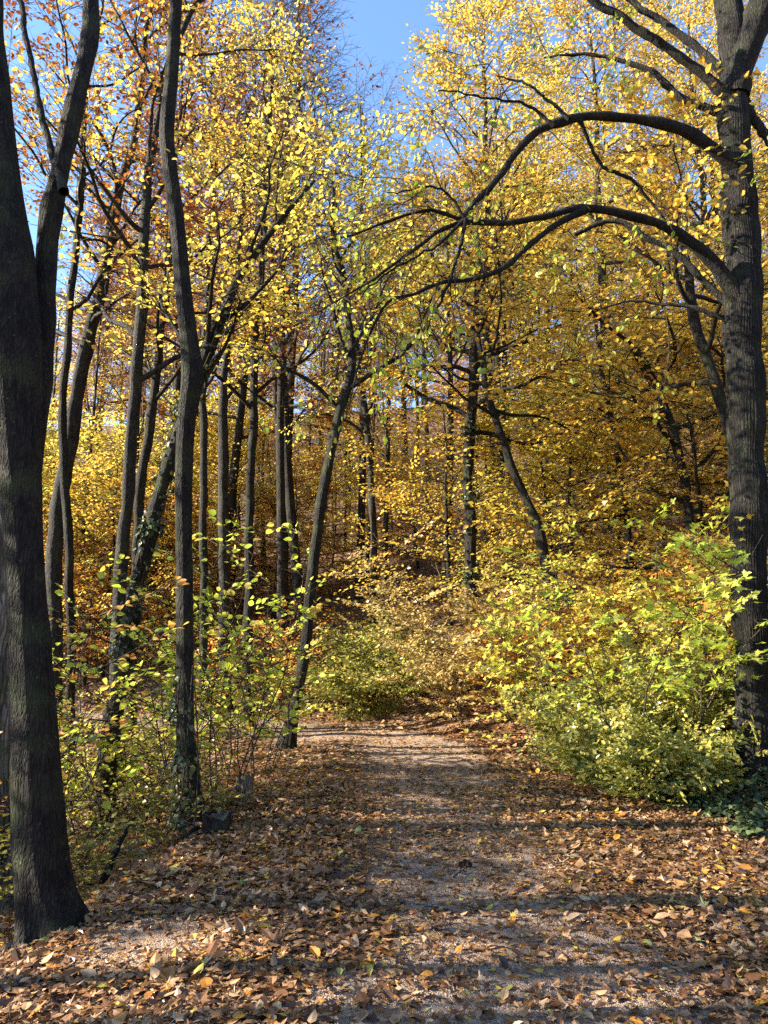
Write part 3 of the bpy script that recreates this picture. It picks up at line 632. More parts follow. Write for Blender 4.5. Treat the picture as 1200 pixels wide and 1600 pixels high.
# ------------------------------------------------------------------ forest on the slope: kinds of tree built once, then placed one by one
def proto(kind, seed):
    rng = np.random.default_rng(seed)
    K = dict(
      tall=dict(H=15, r=.16, t0=.46, n=22, length=lambda k: 3.4-2.2*k, pitch=lambda k: 15+40*k, leaf='golden', keep=.48, sub=5, per=3, bark='brown'),
      sparse=dict(H=15, r=.13, t0=.42, n=18, length=lambda k: 3.0-1.8*k, pitch=lambda k: 35+30*k, leaf='yellow', keep=.55, sub=4, per=2, bark='grey'),
      rust=dict(H=16, r=.16, t0=.35, n=24, length=lambda k: 3.4-2.0*k, pitch=lambda k: 15+35*k, leaf='rust', keep=.6, sub=5, per=3, bark='brown'),
      orange=dict(H=13, r=.13, t0=.3, n=24, length=lambda k: 3.2-2.0*k, pitch=lambda k: 10+35*k, leaf='orange', keep=.5, sub=5, per=3, bark='brown'),
      bare=dict(H=15, r=.11, t0=.4, n=20, length=lambda k: 2.6-1.4*k, pitch=lambda k: 55+15*k, leaf='rust', keep=.04, sub=4, per=2, bark='brown'),
      under=dict(H=6.5, r=.055, t0=.08, n=26, length=lambda k: 2.6-1.7*k, pitch=lambda k: 5+25*k, leaf='yellow', keep=.44, sub=4, per=3, bark='dark'),
      underg=dict(H=7.0, r=.06, t0=.10, n=28, length=lambda k: 2.8-1.8*k, pitch=lambda k: 5+25*k, leaf='golden', keep=.42, sub=4, per=3, bark='dark'),
      undero=dict(H=5.0, r=.045, t0=.08, n=22, length=lambda k: 2.3-1.4*k, pitch=lambda k: 0+25*k, leaf='orange', keep=.45, sub=4, per=3, bark='dark'),
    )[kind]
    H = K['H']; n = 9; t = np.linspace(0, 1, n)
    wx, wy = rng.normal(0, .25, 2)
    P = np.column_stack([wx*np.sin(t*2.6)*H/9 + rng.normal(0, .05, n)*t, wy*np.sin(t*2.2)*H/9 + rng.normal(0, .05, n)*t, t*H - .3])
    R = K['r']*(1-.9*t**1.1) + .008; R[0] *= 1.35
    Q = spline(np.column_stack([P, R]), 30)
    mt = MB(); tube(mt, Q[:, :3], Q[:, 3], 10)
    limbs, subs, O, D, U = crown_on(rng, Q[:, :3], Q[:, 3], K['t0'], .98, K['n'], K['length'], K['pitch'], up=.15, sub=K['sub'], per_sub=K['per'])
    mb = MB()
    for Pl, Rl in limbs: tube(mb, Pl, Rl, 5)
    for Pl, Rl in subs: tube(mb, Pl, Rl, 3)
    add_sprays(mb, O, D, U, 1.05*rng.uniform(.7, 1.25, len(O)), .106, rng, keep=K['keep']*1.15)
    return (mt.mesh('trunk', [BM[K['bark']]], smooth_mats=(0,)), mb.mesh('crown', [BM['twig'], LM[K['leaf']]], smooth_mats=(0,)), H)
PROTO = {k: [proto(k, 700+i*17+j) for j in range(n)] for i, (k, n) in enumerate([('tall', 3), ('sparse', 2), ('rust', 2), ('orange', 2), ('bare', 2), ('under', 3), ('underg', 2), ('undero', 2)])}
WORDS = dict(tall=('golden_tree', 'tall golden-leaved tree', 'tall golden trees on the slope'),
  sparse=('yellow_tree', 'tall thin-leaved yellow tree', 'thin yellow trees on the slope'),
  rust=('rust_tree', 'tall rust-brown tree', 'rust-brown trees on the slope'),
  orange=('orange_tree', 'tall orange-leaved tree', 'orange trees on the slope'),
  bare=('bare_tree', 'nearly leafless tree', 'leafless trees on the slope'),
  under=('yellow_sapling', 'low young yellow tree', 'young yellow trees on the slope'),
  underg=('golden_sapling', 'low young golden tree', 'young golden trees on the slope'),
  undero=('orange_sapling', 'low young orange tree', 'young orange trees on the slope'))
_pc = {}
MARKS = [(75, 'the thick forked trunk'), (195, 'the straight grey trunk'), (290, 'the slender kinked trunk'), (390, 'the black trunk'), (500, 'the leaning path-side trunk'), (580, 'the thin pale trunk'), (737, 'the dark ivied trunk'), (835, 'the left-leaning trunk'), (960, 'the thin bent stem'), (1075, 'the curved trunk'), (1165, 'the furrowed trunk')]
def where(x, y):
    X = 600 + FPX*x/(y*math.cos(PITCH) + (gz(x, y)+4-EYE)*math.sin(PITCH)); m = min(MARKS, key=lambda t: abs(t[0]-X))
    d = 'low on the slope' if y < 20 else ('on the middle slope' if y < 32 else ('high on the slope' if y < 48 else 'near the crest'))
    side = 'behind' if abs(X-m[0]) < 22 else ('right of' if X > m[0] else 'left of')
    return '%s %s %s' % (d, side, m[1])
def plant(kind, x, y, s=1.0, rz=0.0, zs=1.0):
    pr = PROTO[kind]; i = _pc.get(kind, 0); _pc[kind] = i+1; tr, cr, H = pr[i % len(pr)]
    nm, lab, grp = WORDS[kind]
    o = tree_root(nm, (x, y, gz(x, y)), lab + ' ' + where(x, y), group=grp); o.rotation_euler = (0, 0, rz); o.scale = (s, s, s*zs)
    link('trunk', tr, o); link('crown', cr, o)
    return o

rnd = random.Random(77)
placed = []
def free(x, y, d): return all((x-a)**2 + (y-b)**2 > d*d for a, b in placed)
def elev_px(x, y, top):   # picture height of a tree top
    r = np.array([x, y, gz(x, y)+top-EYE]); s, c = math.sin(PITCH), math.cos(PITCH)
    f = r[1]*c + r[2]*s; return 600 + FPX*r[0]/f, 800 - FPX*(-r[1]*s + r[2]*c)/f
def forest(n, kinds, ymin, ymax, dmin, smin=2.0, smul=(.8, 1.2), xlim=None, tries=4000, zs=(.9, 1.1)):
    k = 0
    while k < n and tries > 0:
        tries -= 1
        y = rnd.uniform(ymin, ymax); x = rnd.uniform(-.66*y-2, .66*y+2)
        if xlim and not (xlim[0] <= x/y*FPX+600 <= xlim[1]): continue
        if float(s_out(np.array([x]), np.array([y]))[0]) < smin: continue
        if not free(x, y, dmin): continue
        kind = rnd.choice(kinds); s = rnd.uniform(*smul); H = PROTO[kind][0][2]*s
        tx, ty = elev_px(x, y, H)
        if 420 < tx < 690 and ty < 280:
            H2 = H; 
            while ty < 280 and s > .4: s *= .92; tx, ty = elev_px(x, y, PROTO[kind][0][2]*s)
            if s <= .45: continue
        placed.append((x, y)); plant(kind, x, y, s, rnd.uniform(0, 6.28), rnd.uniform(*zs)); k += 1
    return k
# right half: dense golden; left: mixed, thinner
forest(8, ['tall', 'tall', 'orange', 'tall'], 15, 34, 3.2, 5.0, (.9, 1.25), (690, 1300))
for k, (x, y, s) in enumerate([(-1.9, 17.5, 1.2), (-2.9, 19.5, 1.3), (-.7, 21, 1.15), (-2.3, 16.6, 1.1)]): placed.append((x, y)); plant('bare', x, y, s, k*2.)
placed.append((3.2, 20.5)); plant('tall', 3.2, 20.5, 1.2, .6); placed.append((7.6, 23)); plant('tall', 7.6, 23, 1.3, 2.2)
forest(6, ['underg', 'underg', 'under'], 15, 24, 2.4, 3.5, (.6, 1.0), (640, 900))
forest(5, ['underg', 'under'], 11.5, 22, 2.4, 4.0, (.6, 1.0), (900, 1250))
forest(16, ['bare', 'sparse', 'bare'], 17, 40, 1.5, 4.0, (.7, 1.1), (560, 1150))
forest(13, ['sparse', 'bare', 'sparse', 'bare'], 17, 36, 1.6, 2.5, (.6, 1.1), (-60, 520))
for k, (x, y, s) in enumerate([(-4.6, 19.5, 1.0), (-7.4, 22, 1.1)]): placed.append((x, y)); plant('rust', x, y, s, k*2.)
forest(17, ['under', 'undero', 'underg'], 16, 28, 1.8, 1.5, (.5, .95), (-60, 660))
forest(20, ['bare'], 15.5, 32, .8, 1.5, (.38, .55), (-60, 640), zs=(1.5, 1.9))
forest(6, ['bare', 'sparse', 'bare'], 20, 32, 2.2, 4, (.7, 1.0), (440, 700))
forest(30, ['tall', 'orange', 'sparse', 'rust', 'tall', 'orange'], 34, 70, 3.0, 5.0, (.85, 1.2), (-100, 1300))
forest(26, ['under', 'underg', 'undero', 'undero'], 24, 60, 2.4, 4.0, (.8, 1.3), (-100, 1300))
for k, (kind, x, y, s) in enumerate([('under', -8.7, 18.6, .95), ('underg', -6.9, 17.8, .8), ('undero', -5.3, 18.4, .75), ('under', -10.6, 20.6, 1.0), ('underg', -4.4, 20.8, .85), ('under', -7.6, 21.5, 1.0)]):
    plant(kind, x, y, s, k*1.1)
# trees out of the picture on the left that shade the near path
for k, (kind, x, y, s, lab) in enumerate([('sparse', -6.6, 3.4, .72, 'yellow young tree just off the path at the near left'), ('sparse', -10.5, 5.4, 1.0, 'tall thin-leaved yellow tree standing deep in the hollow'), ('under', -7.9, 5.2, .8, 'low yellow tree in the hollow beyond the thick forked trunk'), ('sparse', -9.5, 4.0, .7, 'small thin-leaved yellow tree deep in the hollow'), ('under', -8.4, 7.4, .85, 'low yellow tree in the hollow left of the double trunk'), ('sparse', -8.0, 2.6, .75, 'thin yellow tree beside the near path')]):
    plant(kind, x, y, s, k*1.3)['label'] = lab


# ------------------------------------------------------------------ shrubs and saplings
def shrub(seed, name, label, x, y, leaf, n=10, H=1.6, spread=.9, stems_r=.008, leaf_size=.07, shape='oval', keep=.8, sp=.5, per=6, lean=(0, 0, 0), nleaf=0, lib=None, attr_mu=.5, attr_sd=.2, area=.3, bark='twig', f0=.25, cat='shrub', up=.1, flatU=.2, group=None):
    rng = np.random.default_rng(seed); base = np.array([x, y, gz(x, y)])
    root = tree_root(name, base, label, cat, group)
    O = []; D = []; U = []; mb = MB(); smb = MB()
    for i in range(n):
        a = rng.uniform(0, 6.28); r = area*math.sqrt(rng.random()); bx, by = x + r*math.cos(a), y + r*math.sin(a)
        h = H*rng.uniform(.6, 1.1); d = np.array([math.cos(a)*spread*r/area, math.sin(a)*spread*r/area, 1.0]) + np.array(lean)
        P = limb(rng, (bx, by, gz(bx, by)-.03), d, h, 8, up, .12)
        m2 = MB(); r0 = stems_r*rng.uniform(.7, 1.3); tube(m2, P, np.linspace(r0, r0*.3, 8), 6)
        if n <= 14: link('stem', m2.mesh('stem', [BM[bark]], base, (0,)), root)
        else: tube(smb, P, np.linspace(r0, r0*.3, 8), 5)
        sg = 1
        for j in range(per):
            w = f0 + (1-f0)*(j + rng.uniform(0, .9))/per; o, T = interp_path(P, min(w, .999)); sg = -sg
            b = rng.uniform(0, 6.28); dd = np.array([math.cos(b), math.sin(b), rng.normal(.15, .25)]) + T*.5
            O.append(o); D.append(dd); U.append(np.array([0, 0, 1.]) + rng.normal(0, flatU, 3))
    if n > 14: link('stems', smb.mesh('stems', [BM[bark]], base, (0,)), root, kind='stuff')
    col = []
    tpl = maple(rng, .1) if shape == 'maple' else (ovate(.4) if shape == 'lime' else (ovate(.31) if shape == 'oval' else (HEX if shape == 'hex' else KITE)))
    add_sprays(mb, O, D, U, sp*rng.uniform(.6, 1.25, len(O)), leaf_size, rng, keep=keep, lib=lib, attr_mu=attr_mu, attr_sd=attr_sd, collect=col)
    leaves_as_objects(mb, col, leaf, 'maple' if shape == 'maple' else ('lime' if shape == 'lime' else 'oval'), root, base, nleaf, tpl, rng)
    link('foliage', mb.mesh('foliage', [BM['twig'], LM[leaf]], base, (0,)), root, kind='stuff')
    return root
LO = SPRAYS_LOOSE
# left edge
g = ground_hit(150, 1330); shrub(301, 'beech_sapling', 'small sapling with orange and green leaves beside the thick forked trunk', g[0], g[1]+.3, 'lime', n=6, H=2.1, spread=.5, leaf_size=.075, shape='oval', keep=.7, sp=.55, per=8, nleaf=200, lib=LO, attr_mu=.7, attr_sd=.28, area=.35, cat='sapling')
shrub(302, 'beech_sapling', 'sapling with rusty orange leaves behind the thick forked trunk', -3.1, 6.6, 'orange', n=5, H=2.6, spread=.4, leaf_size=.08, shape='oval', keep=.7, sp=.6, per=8, nleaf=160, lib=LO, attr_mu=.6, area=.35, cat='sapling')
shrub(303, 'hazel_shrub', 'upright hazel shrub with sparse yellow-green leaves right of the slender kinked trunk', -1.75, 7.6, 'lime', n=12, H=2.9, spread=.45, leaf_size=.085, shape='lime', keep=.36, sp=.55, per=8, nleaf=280, lib=LO, attr_mu=.58, area=.5, f0=.3)
shrub(304, 'hazel_shrub', 'hazel shrub with yellow-green leaves around the foot of the leaning path-side trunk', -1.65, 9.2, 'lime', n=12, H=2.3, spread=.55, leaf_size=.085, shape='lime', keep=.45, sp=.55, per=8, nleaf=240, lib=LO, attr_mu=.66, area=.5, f0=.2)
shrub(305, 'hazel_shrub', 'hazel shrub with bright leaves between the slender trunk and the ivy trunk', -2.95, 7.7, 'lime', n=10, H=3.0, spread=.5, leaf_size=.09, shape='lime', keep=.35, sp=.6, per=8, nleaf=200, lib=LO, attr_mu=.58, area=.6, f0=.25)
for k, (x, y, lf, H, wh) in enumerate([(-3.9, 8.2, 'green', 1.3, 'behind the ivy-wrapped leaning trunk'), (-4.4, 10.2, 'yellow', 1.9, 'between the straight grey and ivy-wrapped trunks'), (-2.9, 9.6, 'green', 1.2, 'behind the slender kinked trunk'), (-5.4, 8.6, 'orange', 1.8, 'left of the straight grey trunk'), (-3.4, 11.3, 'green', 1.1, 'left of the black trunk'), (-6.6, 11.4, 'yellow', 2.0, 'far behind the straight grey trunk'), (-2.6, 6.3, 'green', .6, 'left of the slender trunk foot'), (-3.0, 5.0, 'green', .8, 'right of the thick forked trunk'), (-7.6, 12.2, 'orange', 2.2, 'far behind the thick forked trunk'), (-4.8, 6.8, 'green', 1.2, 'close behind the thick forked trunk')]):
    shrub(320+k, 'undergrowth_shrub', 'tangled low %s shrub in the hollow %s' % (lf, wh), x, y, lf, n=12, H=H, spread=.9, leaf_size=.06, shape='kite', keep=.38, sp=.55, per=7, lib=SPRAYS, attr_mu=.5, area=.9, group='shrubs in the hollow')
# right bank
shrub(340, 'maple_sapling', 'bright lime-green maple sapling in front of the furrowed trunk', 3.0, 8.9, 'lime', n=12, H=3.2, spread=.8, stems_r=.01, leaf_size=.15, shape='maple', keep=.7, sp=.6, per=9, nleaf=300, lib=LO, attr_mu=.5, attr_sd=.14, area=.7, f0=.35, cat='sapling')
shrub(341, 'maple_sapling', 'yellow maple sapling at the far end of the right bank shrubs', 2.6, 9.6, 'yellow', n=10, H=2.2, spread=.7, stems_r=.008, leaf_size=.12, shape='maple', keep=.7, sp=.55, per=8, nleaf=240, lib=LO, attr_mu=.62, attr_sd=.14, area=.6, f0=.2, cat='sapling')
shrub(342, 'maple_sapling', 'yellow-green maple sapling behind the lime-green one', 4.3, 9.8, 'lime', n=12, H=3.4, spread=.7, stems_r=.01, leaf_size=.13, shape='maple', keep=.8, sp=.6, per=9, nleaf=240, lib=LO, attr_mu=.72, attr_sd=.14, area=.9, f0=.3, cat='sapling')
for k, (x, y, H, A, lab) in enumerate([(2.8, 7.9, .8, .45, 'low small-leaved shrub spilling onto the path below the lime-green sapling'), (2.75, 7.6, .55, .3, 'low small-leaved shrub nearest to the furrowed trunk foot'), (2.6, 8.6, .9, .6, 'small-leaved shrub at the path edge beside the yellow sapling'), (3.5, 8.9, 1.2, .6, 'taller small-leaved shrub in the middle of the right bank'), (4.6, 9.5, 1.5, .8, 'small-leaved shrub behind the furrowed trunk'), (3.2, 9.4, 1.3, .6, 'small-leaved shrub between the two green saplings')]):
    shrub(350+k, 'privet_shrub', lab, x, y, 'small', n=30, H=H*1.15, spread=.95, stems_r=.004, leaf_size=.058, shape='hex', keep=.6, sp=.34, per=9, nleaf=0, lib=SPRAYS, attr_mu=.58, attr_sd=.28, area=A, f0=.1, flatU=.45)
# beyond the bend
for k, (x, y, lf, H, A, n, lab) in enumerate([
   (.75, 13.6, 'pale', 3.2, .9, 16, 'pale glossy-leaved shrub leaning over the outside of the path bend'),
   (1.6, 12.6, 'pale', 2.2, .8, 16, 'pale rusty shrub right of the glossy-leaved shrub at the bend'),
   (-1.0, 15.0, 'green', 1.4, 1.0, 18, 'low green shrub on the bank behind the bend'),
   (-.2, 14.4, 'small', 1.0, .8, 20, 'dark green low shrub at the back edge of the bend'),
   (2.6, 12.2, 'orange', 1.8, .8, 14, 'orange-leaved shrub on the bank below the leaning trunk'),
   (3.4, 11.2, 'yellow', 2.2, .9, 16, 'yellow shrub on the bank behind the yellow maple sapling'),
   (-2.8, 16.0, 'orange', 1.6, 1.0, 16, 'orange shrub on the slope left of the low green shrub'),
   (4.8, 10.6, 'golden', 2.4, 1.0, 16, 'golden shrub high on the bank behind the saplings'),
   (5.8, 9.2, 'orange', 2.2, 1.0, 16, 'orange shrub on the bank behind the furrowed trunk')]):
    shrub(370+k, 'bank_shrub', lab, x, y, lf, n=n, H=H, spread=.9, leaf_size=.08, shape='kite', keep=.9, sp=.7, per=9, lib=SPRAYS, attr_mu=.5, area=A, f0=.12)

# ------------------------------------------------------------------ fallen leaves
rng = np.random.default_rng(900)
MAPLES = [maple(np.random.default_rng(910+i), .22 if i < 6 else .40) for i in range(10)]
OVALS = [ovate(.33, .14, -.2), ovate(.28, .2, .25), ovate(.36, .05, -.3)]
def litter(n, x0, x1, y0, y1, dens_bare=.16, lift=.035):
    x = rng.uniform(x0, x1, n); y = rng.uniform(y0, y1, n)
    w = worn(x, y); k = rng.random(n) > w*(1-dens_bare)
    x, y, w = x[k], y[k], w[k]
    v, f = in_view(np.column_stack([x, y, ground_z(x, y)]), 60)
    x, y, w = x[v], y[v], w[v]
    z = ground_z(x, y) + .012 + rng.random(len(x))**2*lift*(1-.8*w)
    a = rng.uniform(0, 6.28, len(x)); til = .25*(1-.6*w)
    d = np.column_stack([np.cos(a), np.sin(a), rng.normal(0, .22, len(x))])
    nn = np.column_stack([rng.normal(0, 1, (len(x), 2))*til[:, None], np.where(rng.random(len(x)) < .5, 1., -1.)])
    att = np.clip(rng.beta(1.5, 1.5, len(x))*.80 + .05*np.sin(x*1.3+y), 0, 1)
    br = rng.random(len(x)); att = np.where(br < .085, rng.uniform(.84, 1, len(x)), att)
    sz = (.03 + .08*rng.beta(1.4, 2.2, len(x)))*np.where(w > .35, .8, 1)
    return np.column_stack([x, y, z]), d, nn, sz, att
def scatter(mb, L, tpls):
    P, D, Nn, S, A = L; which = rng.integers(0, len(tpls), len(P))
    for k, t in enumerate(tpls):
        m = which == k; place_leaves(mb, P[m], D[m], Nn[m], S[m], t, 0, A[m])
near = litter(60000, -3.2, 4.4, 2.2, 8.0, .24)
# the leaves that show largest are objects of their own
score = near[3]/near[0][:, 1]; order = np.argsort(-score); big = order[:300]
rest = np.ones(len(score), bool); rest[big] = False
def leaf_words(a): 
    return ('dark brown' if a < .25 else 'brown' if a < .5 else 'pale tan' if a < .76 else 'orange' if a < .93 else 'yellow-green')
for i in big:
    wd = leaf_words(near[4][i]); q = near[0][i]
    side = 'on the gravel' if worn(q[0:1], q[1:2])[0] > .4 else ('in the litter left of the gravel' if q[0] < .5 else 'in the litter right of the gravel')
    leaf_object('dry', 'maple', near[0][i], near[1][i], near[2][i], near[3][i], near[4][i], None, name='fallen_leaf', label='large %s fallen leaf %s close to the viewer' % (wd, side), cat='leaf', group='large %s fallen leaves %s' % (wd, side))
mb = MB(); scatter(mb, [c[rest] for c in near], MAPLES + [HEX]*5 + OVALS)
scatter(mb, litter(36000, -7, 5, 7.5, 15.5), [HEX, HEX, HEX, OVALS[0]])
frag = litter(40000, -3.2, 4.4, 2.2, 9.0, .6); place_leaves(mb, frag[0], frag[1], frag[2], frag[3]*.45, KITE, 0, frag[4])
for k in range(130):                                    # small sticks among the leaves
    x, y = rng.uniform(-2.6, 3.6), 2.4 + 7*rng.random()**1.3; a = rng.uniform(0, 6.28); L = rng.uniform(.06, .3)
    t = np.linspace(-.5, .5, 5); X = x + t*L*math.cos(a) + rng.normal(0, .006, 5); Yy = y + t*L*math.sin(a) + rng.normal(0, .006, 5)
    tube(mb, np.column_stack([X, Yy, ground_z(X, Yy) + .028 + rng.normal(0, .006, 5)]), np.linspace(.0045, .002, 5)*rng.uniform(.6, 1.3), 5, 1)
link('leaf_litter', mb.mesh('leaf_litter', [LM['dry'], BM['twig']]), kind='stuff', label='brown and orange fallen leaves covering the path and its edges', cat='leaf litter')
def slope_litter(n):
    y = rng.uniform(8, 45, n); x = rng.uniform(-.7, .7, n)*y
    k = (s_out(x, y) > -.1); x, y = x[k], y[k]
    P = np.column_stack([x, y, ground_z(x, y)+.02+.05*rng.random(len(x))]); a = rng.uniform(0, 6.28, len(x))
    return P, np.column_stack([np.cos(a), np.sin(a), rng.normal(0, .3, len(x))]), np.column_stack([rng.normal(0, .4, (len(x), 2)), np.ones(len(x))]), rng.uniform(.08, .15, len(x)), np.clip(rng.beta(1.6, 1.7, len(x))*.9, 0, 1)
mb = MB(); L = slope_litter(42000); place_leaves(mb, *L[:4], KITE, 0, L[4])
link('slope_litter', mb.mesh('slope_litter', [LM['dry']]), kind='stuff', label='brown fallen leaves covering the wooded slope', cat='leaf litter')

# ------------------------------------------------------------------ stumps, sticks, ivy, small things
def lathe_stump(name, label, x, y, r, h, bark, seed, cat='stump', tilt=.0, rough=.12):
    rng = np.random.default_rng(seed); z = gz(x, y); base = np.array([x, y, z])
    root = tree_root(name, base, label, cat)
    t = np.linspace(0, 1, 9); P = np.column_stack([x + tilt*t*h, y + 0*t, z - .06 + t*(h+.06)]); R = r*(1 + .35*np.exp(-t*5))
    mb = MB(); tube(mb, P, R, 22, disp=bark_disp(rng, rough*.5, .3, z, .08), cap=False)
    V = mb.V[0]; V[-22:, 2] += rng.normal(0, rough*r*1.2, 22)
    link('bark', mb.mesh('bark', [BM[bark]], base, (0,)), root)
    mt = MB(); ring = V[-22:] - np.array([0, 0, .012]); c = ring.mean(0) - np.array([0, 0, rough*r])
    mt.add(np.vstack([ring, c]), [(i, (i+1) % 22, 22) for i in range(22)])
    link('cut_face', mt.mesh('cut_face', [BM['cut']], base), root)
p = ground_hit(336, 1302); lathe_stump('stump', 'low mossy dark stump beside the foot of the slender kinked trunk', p[0], p[1]+.06, .11, .13, 'brown', 61, rough=.16)
p = ground_hit(378, 1258); lathe_stump('stump', 'small pale weathered stump at the left edge of the path', p[0], p[1]+.05, .075, .26, 'cut', 62, tilt=.1)
hero_tree(63, 'rotten_trunk', 'pale mossy half-rotten trunk pressed behind the thick forked trunk', [(14,1430,64),(8,1300,58),(6,1120,52),(0,950,48),(-8,800,46),(-20,600,40)], 4.25, 'rot', 'yellow', top=4.6, sides=40, ring=.03, amp=.06, flare=.3, fl_h=.15, crown=dict(t0=.8, n=2, length=lambda k: .5, sub=2, per=1), keep=.1)
def stick(name, label, pts, Y0, Y1, bark, seed, cat='branch', side=0):
    rng = np.random.default_rng(seed); A = px_path(pts, Y0, Y1-Y0); Q = spline(A, 24)
    Q[:, :3] += np.cumsum(rng.normal(0, .003, (24, 3)), 0)
    base = Q[0, :3].copy(); root = tree_root(name, base, label, cat)
    mb = MB(); tube(mb, Q[:, :3], Q[:, 3]*(1 + .12*rng.normal(0, 1, 24)), 10); link('wood', mb.mesh('wood', [BM[bark]], base, (0,)), root)
    for k in range(side):
        p, T = interp_path(Q[:, :3], rng.uniform(.3, .95)); q = limb(rng, p, T + rng.normal(0, .8, 3), rng.uniform(.15, .35), 5, 0, .2)
        m2 = MB(); tube(m2, q, np.linspace(.006, .002, 5), 5); link('twig', m2.mesh('twig', [BM['twig']], base, (0,)), root)
p = ground_hit(158, 1392); stick('fallen_branch', 'dark broken branch leaning up out of the leaves near the thick forked trunk', [(152,1400,12),(168,1362,11),(182,1330,11),(192,1308,8),(206,1282,5)], p[1], p[1]+.25, 'dark', 64, side=2)
p = ground_hit(258, 1336); q = ground_hit(312, 1300); stick('fallen_branch', 'dark stick lying from the slender trunk down into the leaves', [(256,1334,9),(280,1318,9),(312,1297,9)], p[1]-.03, q[1]-.12, 'dark', 65)
p = ground_hit(500, 1512); stick('fallen_twig', 'thin pale twig lying in the litter left of the gravel', [(505,1508,3),(518,1510,3),(522,1522,2)], p[1]-.02, p[1]-.04, 'cut', 66, cat='twig')
# a dark stone on the gravel
p = ground_hit(727, 1356)
rng = np.random.default_rng(67); t = np.linspace(.02, math.pi-.02, 9); mb = MB()
P = np.column_stack([p[0] + .05*np.cos(t)*-1, p[1] + 0*t, gz(p[0], p[1]) + .02 + 0*t]); tube(mb, P, .026*np.sin(t), 12, disp=lambda r, th, P: r*(1 + .2*np.sin(3*th+P[:, :1]*90) + .12*np.sin(5*th)))
link('stone', mb.mesh('stone', [BM['dark']], (p[0], p[1], gz(p[0], p[1])), (0,)), loc=(p[0], p[1], gz(p[0], p[1])), label='small dark stone lying alone on the bare gravel', cat='stone')

IVY = (np.array([(0,0,0),(.1,.38,.02),(.42,.30,.04),(1,0,-.08),(.42,-.30,.04),(.1,-.38,.02),(.4,0,.0)]), np.array([(0,6,1),(1,6,2),(2,6,3),(3,6,4),(4,6,5),(5,6,0)]))
def trunk_ivy(label, pts, Y, n, seed, fat=1.15, size=.055, side=None):
    rng = np.random.default_rng(seed); Q = spline(px_path(pts, Y), 60); mb = MB()
    u = rng.random(n); u = (u + .07*np.sin(u*19+seed))%.999; i = (u*58).astype(int); f = (u*58-i)[:, None]
    P = Q[i, :3]*(1-f) + Q[i+1, :3]*f; R = Q[i, 3]*fat
    th = rng.uniform(0, 6.28, n) if side is None else rng.normal(side, .8, n)
    o = np.column_stack([np.cos(th), np.sin(th), rng.normal(.1, .3, n)])
    P = P + o*(R + np.abs(rng.normal(0, .03, n)))[:, None]
    d = np.column_stack([rng.normal(0, .5, (n, 2)), -np.ones(n)*.7]) + o*.4
    base = Q[0, :3]; place_leaves(mb, P, d, norm(o + np.array([0, 0, .4])), size*rng.uniform(.6, 1.3, n), IVY, 0, rng.random(n))
    for k in range(5):
        v = Q[:, :3] + (np.column_stack([np.cos(k*1.3+np.linspace(0, 2, 60)), np.sin(k*1.3+np.linspace(0, 2, 60)), np.zeros(60)]))*Q[:, 3:4]*1.04
        tube(mb, v, np.full(60, .005), 4, 1)
    root = tree_root('ivy', base, label, 'ivy'); m = mb.mesh('foliage', [LM['ivy'], BM['twig']], base, (1,)); link('foliage', m, root, kind='stuff')
trunk_ivy('ivy climbing the left side of the slender kinked trunk', [(298,1290,38),(295,1200,33),(290,1100,30),(289,1040,28)], 5.95, 260, 71, 1.15, .05, side=math.pi)
trunk_ivy('ivy wrapping the leaning trunk behind the slender kinked trunk', [(192,1030,25),(212,920,24),(236,830,23),(262,735,22),(288,650,22),(315,570,22),(345,500,17),(360,465,14)], 8.6, 900, 72, 1.2, .065)
trunk_ivy('ivy on the dark upright trunk in the golden foliage', [(740,1005,19),(737,930,17),(734,830,17),(733,720,17),(736,650,16)], 14.2, 420, 73, 1.4, .08)
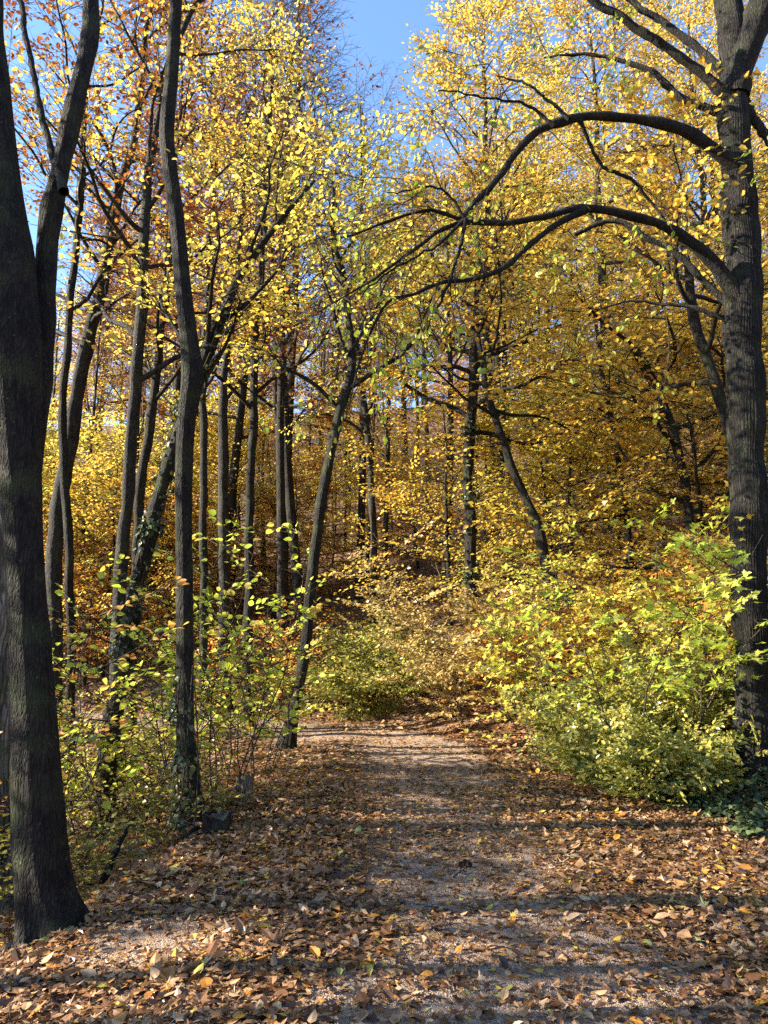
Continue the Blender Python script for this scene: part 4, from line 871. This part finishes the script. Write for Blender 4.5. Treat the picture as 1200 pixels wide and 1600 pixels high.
def ground_ivy(label, spots, n, seed):
    rng = np.random.default_rng(seed); mb = MB(); k = rng.integers(0, len(spots), n); S = np.array(spots)[k]
    x = S[:, 0] + rng.normal(0, 1, n)*S[:, 2]; y = S[:, 1] + rng.normal(0, 1, n)*S[:, 2]*.8
    z = ground_z(x, y) + .03 + .13*rng.random(n)*np.exp(-((x-S[:, 0])**2+(y-S[:, 1])**2)/S[:, 2]**2/2)
    a = rng.uniform(0, 6.28, n); d = np.column_stack([np.cos(a), np.sin(a), rng.normal(-.1, .3, n)])
    place_leaves(mb, np.column_stack([x, y, z]), d, np.column_stack([rng.normal(-.1, .4, n), rng.normal(-.3, .4, n), np.ones(n)]), rng.uniform(.035, .08, n), IVY, 0, rng.random(n))
    link('ivy', mb.mesh('ivy', [LM['ivy']]), kind='stuff', label=label, cat='ivy')
ground_ivy('dark glossy ivy spreading over the litter below the furrowed trunk', [(3.6, 7.1, .2), (3.85, 7.55, .16), (3.3, 6.6, .15), (3.5, 6.2, .16), (3.15, 6.95, .14), (3.0, 6.2, .08), (3.7, 6.6, .2), (3.05, 7.3, .1)], 1900, 74)
def grass(label, x, y, r, n, seed):
    rng = np.random.default_rng(seed); mb = MB(); a = rng.uniform(0, 6.28, n); q = r*np.sqrt(rng.random(n)); X = x + q*np.cos(a)*1.6; Y = y + q*np.sin(a)
    b = rng.uniform(0, 6.28, n); d = np.column_stack([np.cos(b)*.5, np.sin(b)*.5, np.ones(n)])
    place_leaves(mb, np.column_stack([X, Y, ground_z(X, Y)]), d, np.column_stack([np.cos(b), np.sin(b), -.3*np.ones(n)]), rng.uniform(.12, .3, n), (np.array([(0, .03, 0), (0, -.03, 0), (.6, .02, .08), (.6, -.02, .08), (1, 0, .25)]), np.array([(0, 1, 3), (0, 3, 2), (2, 3, 4)])), 0, rng.random(n)*.7)
    link('grass', mb.mesh('grass', [LM['green']]), kind='stuff', label=label, cat='grass')
grass('small patch of green grass at the outer edge of the path bend', -.3, 13.75, .45, 500, 75)
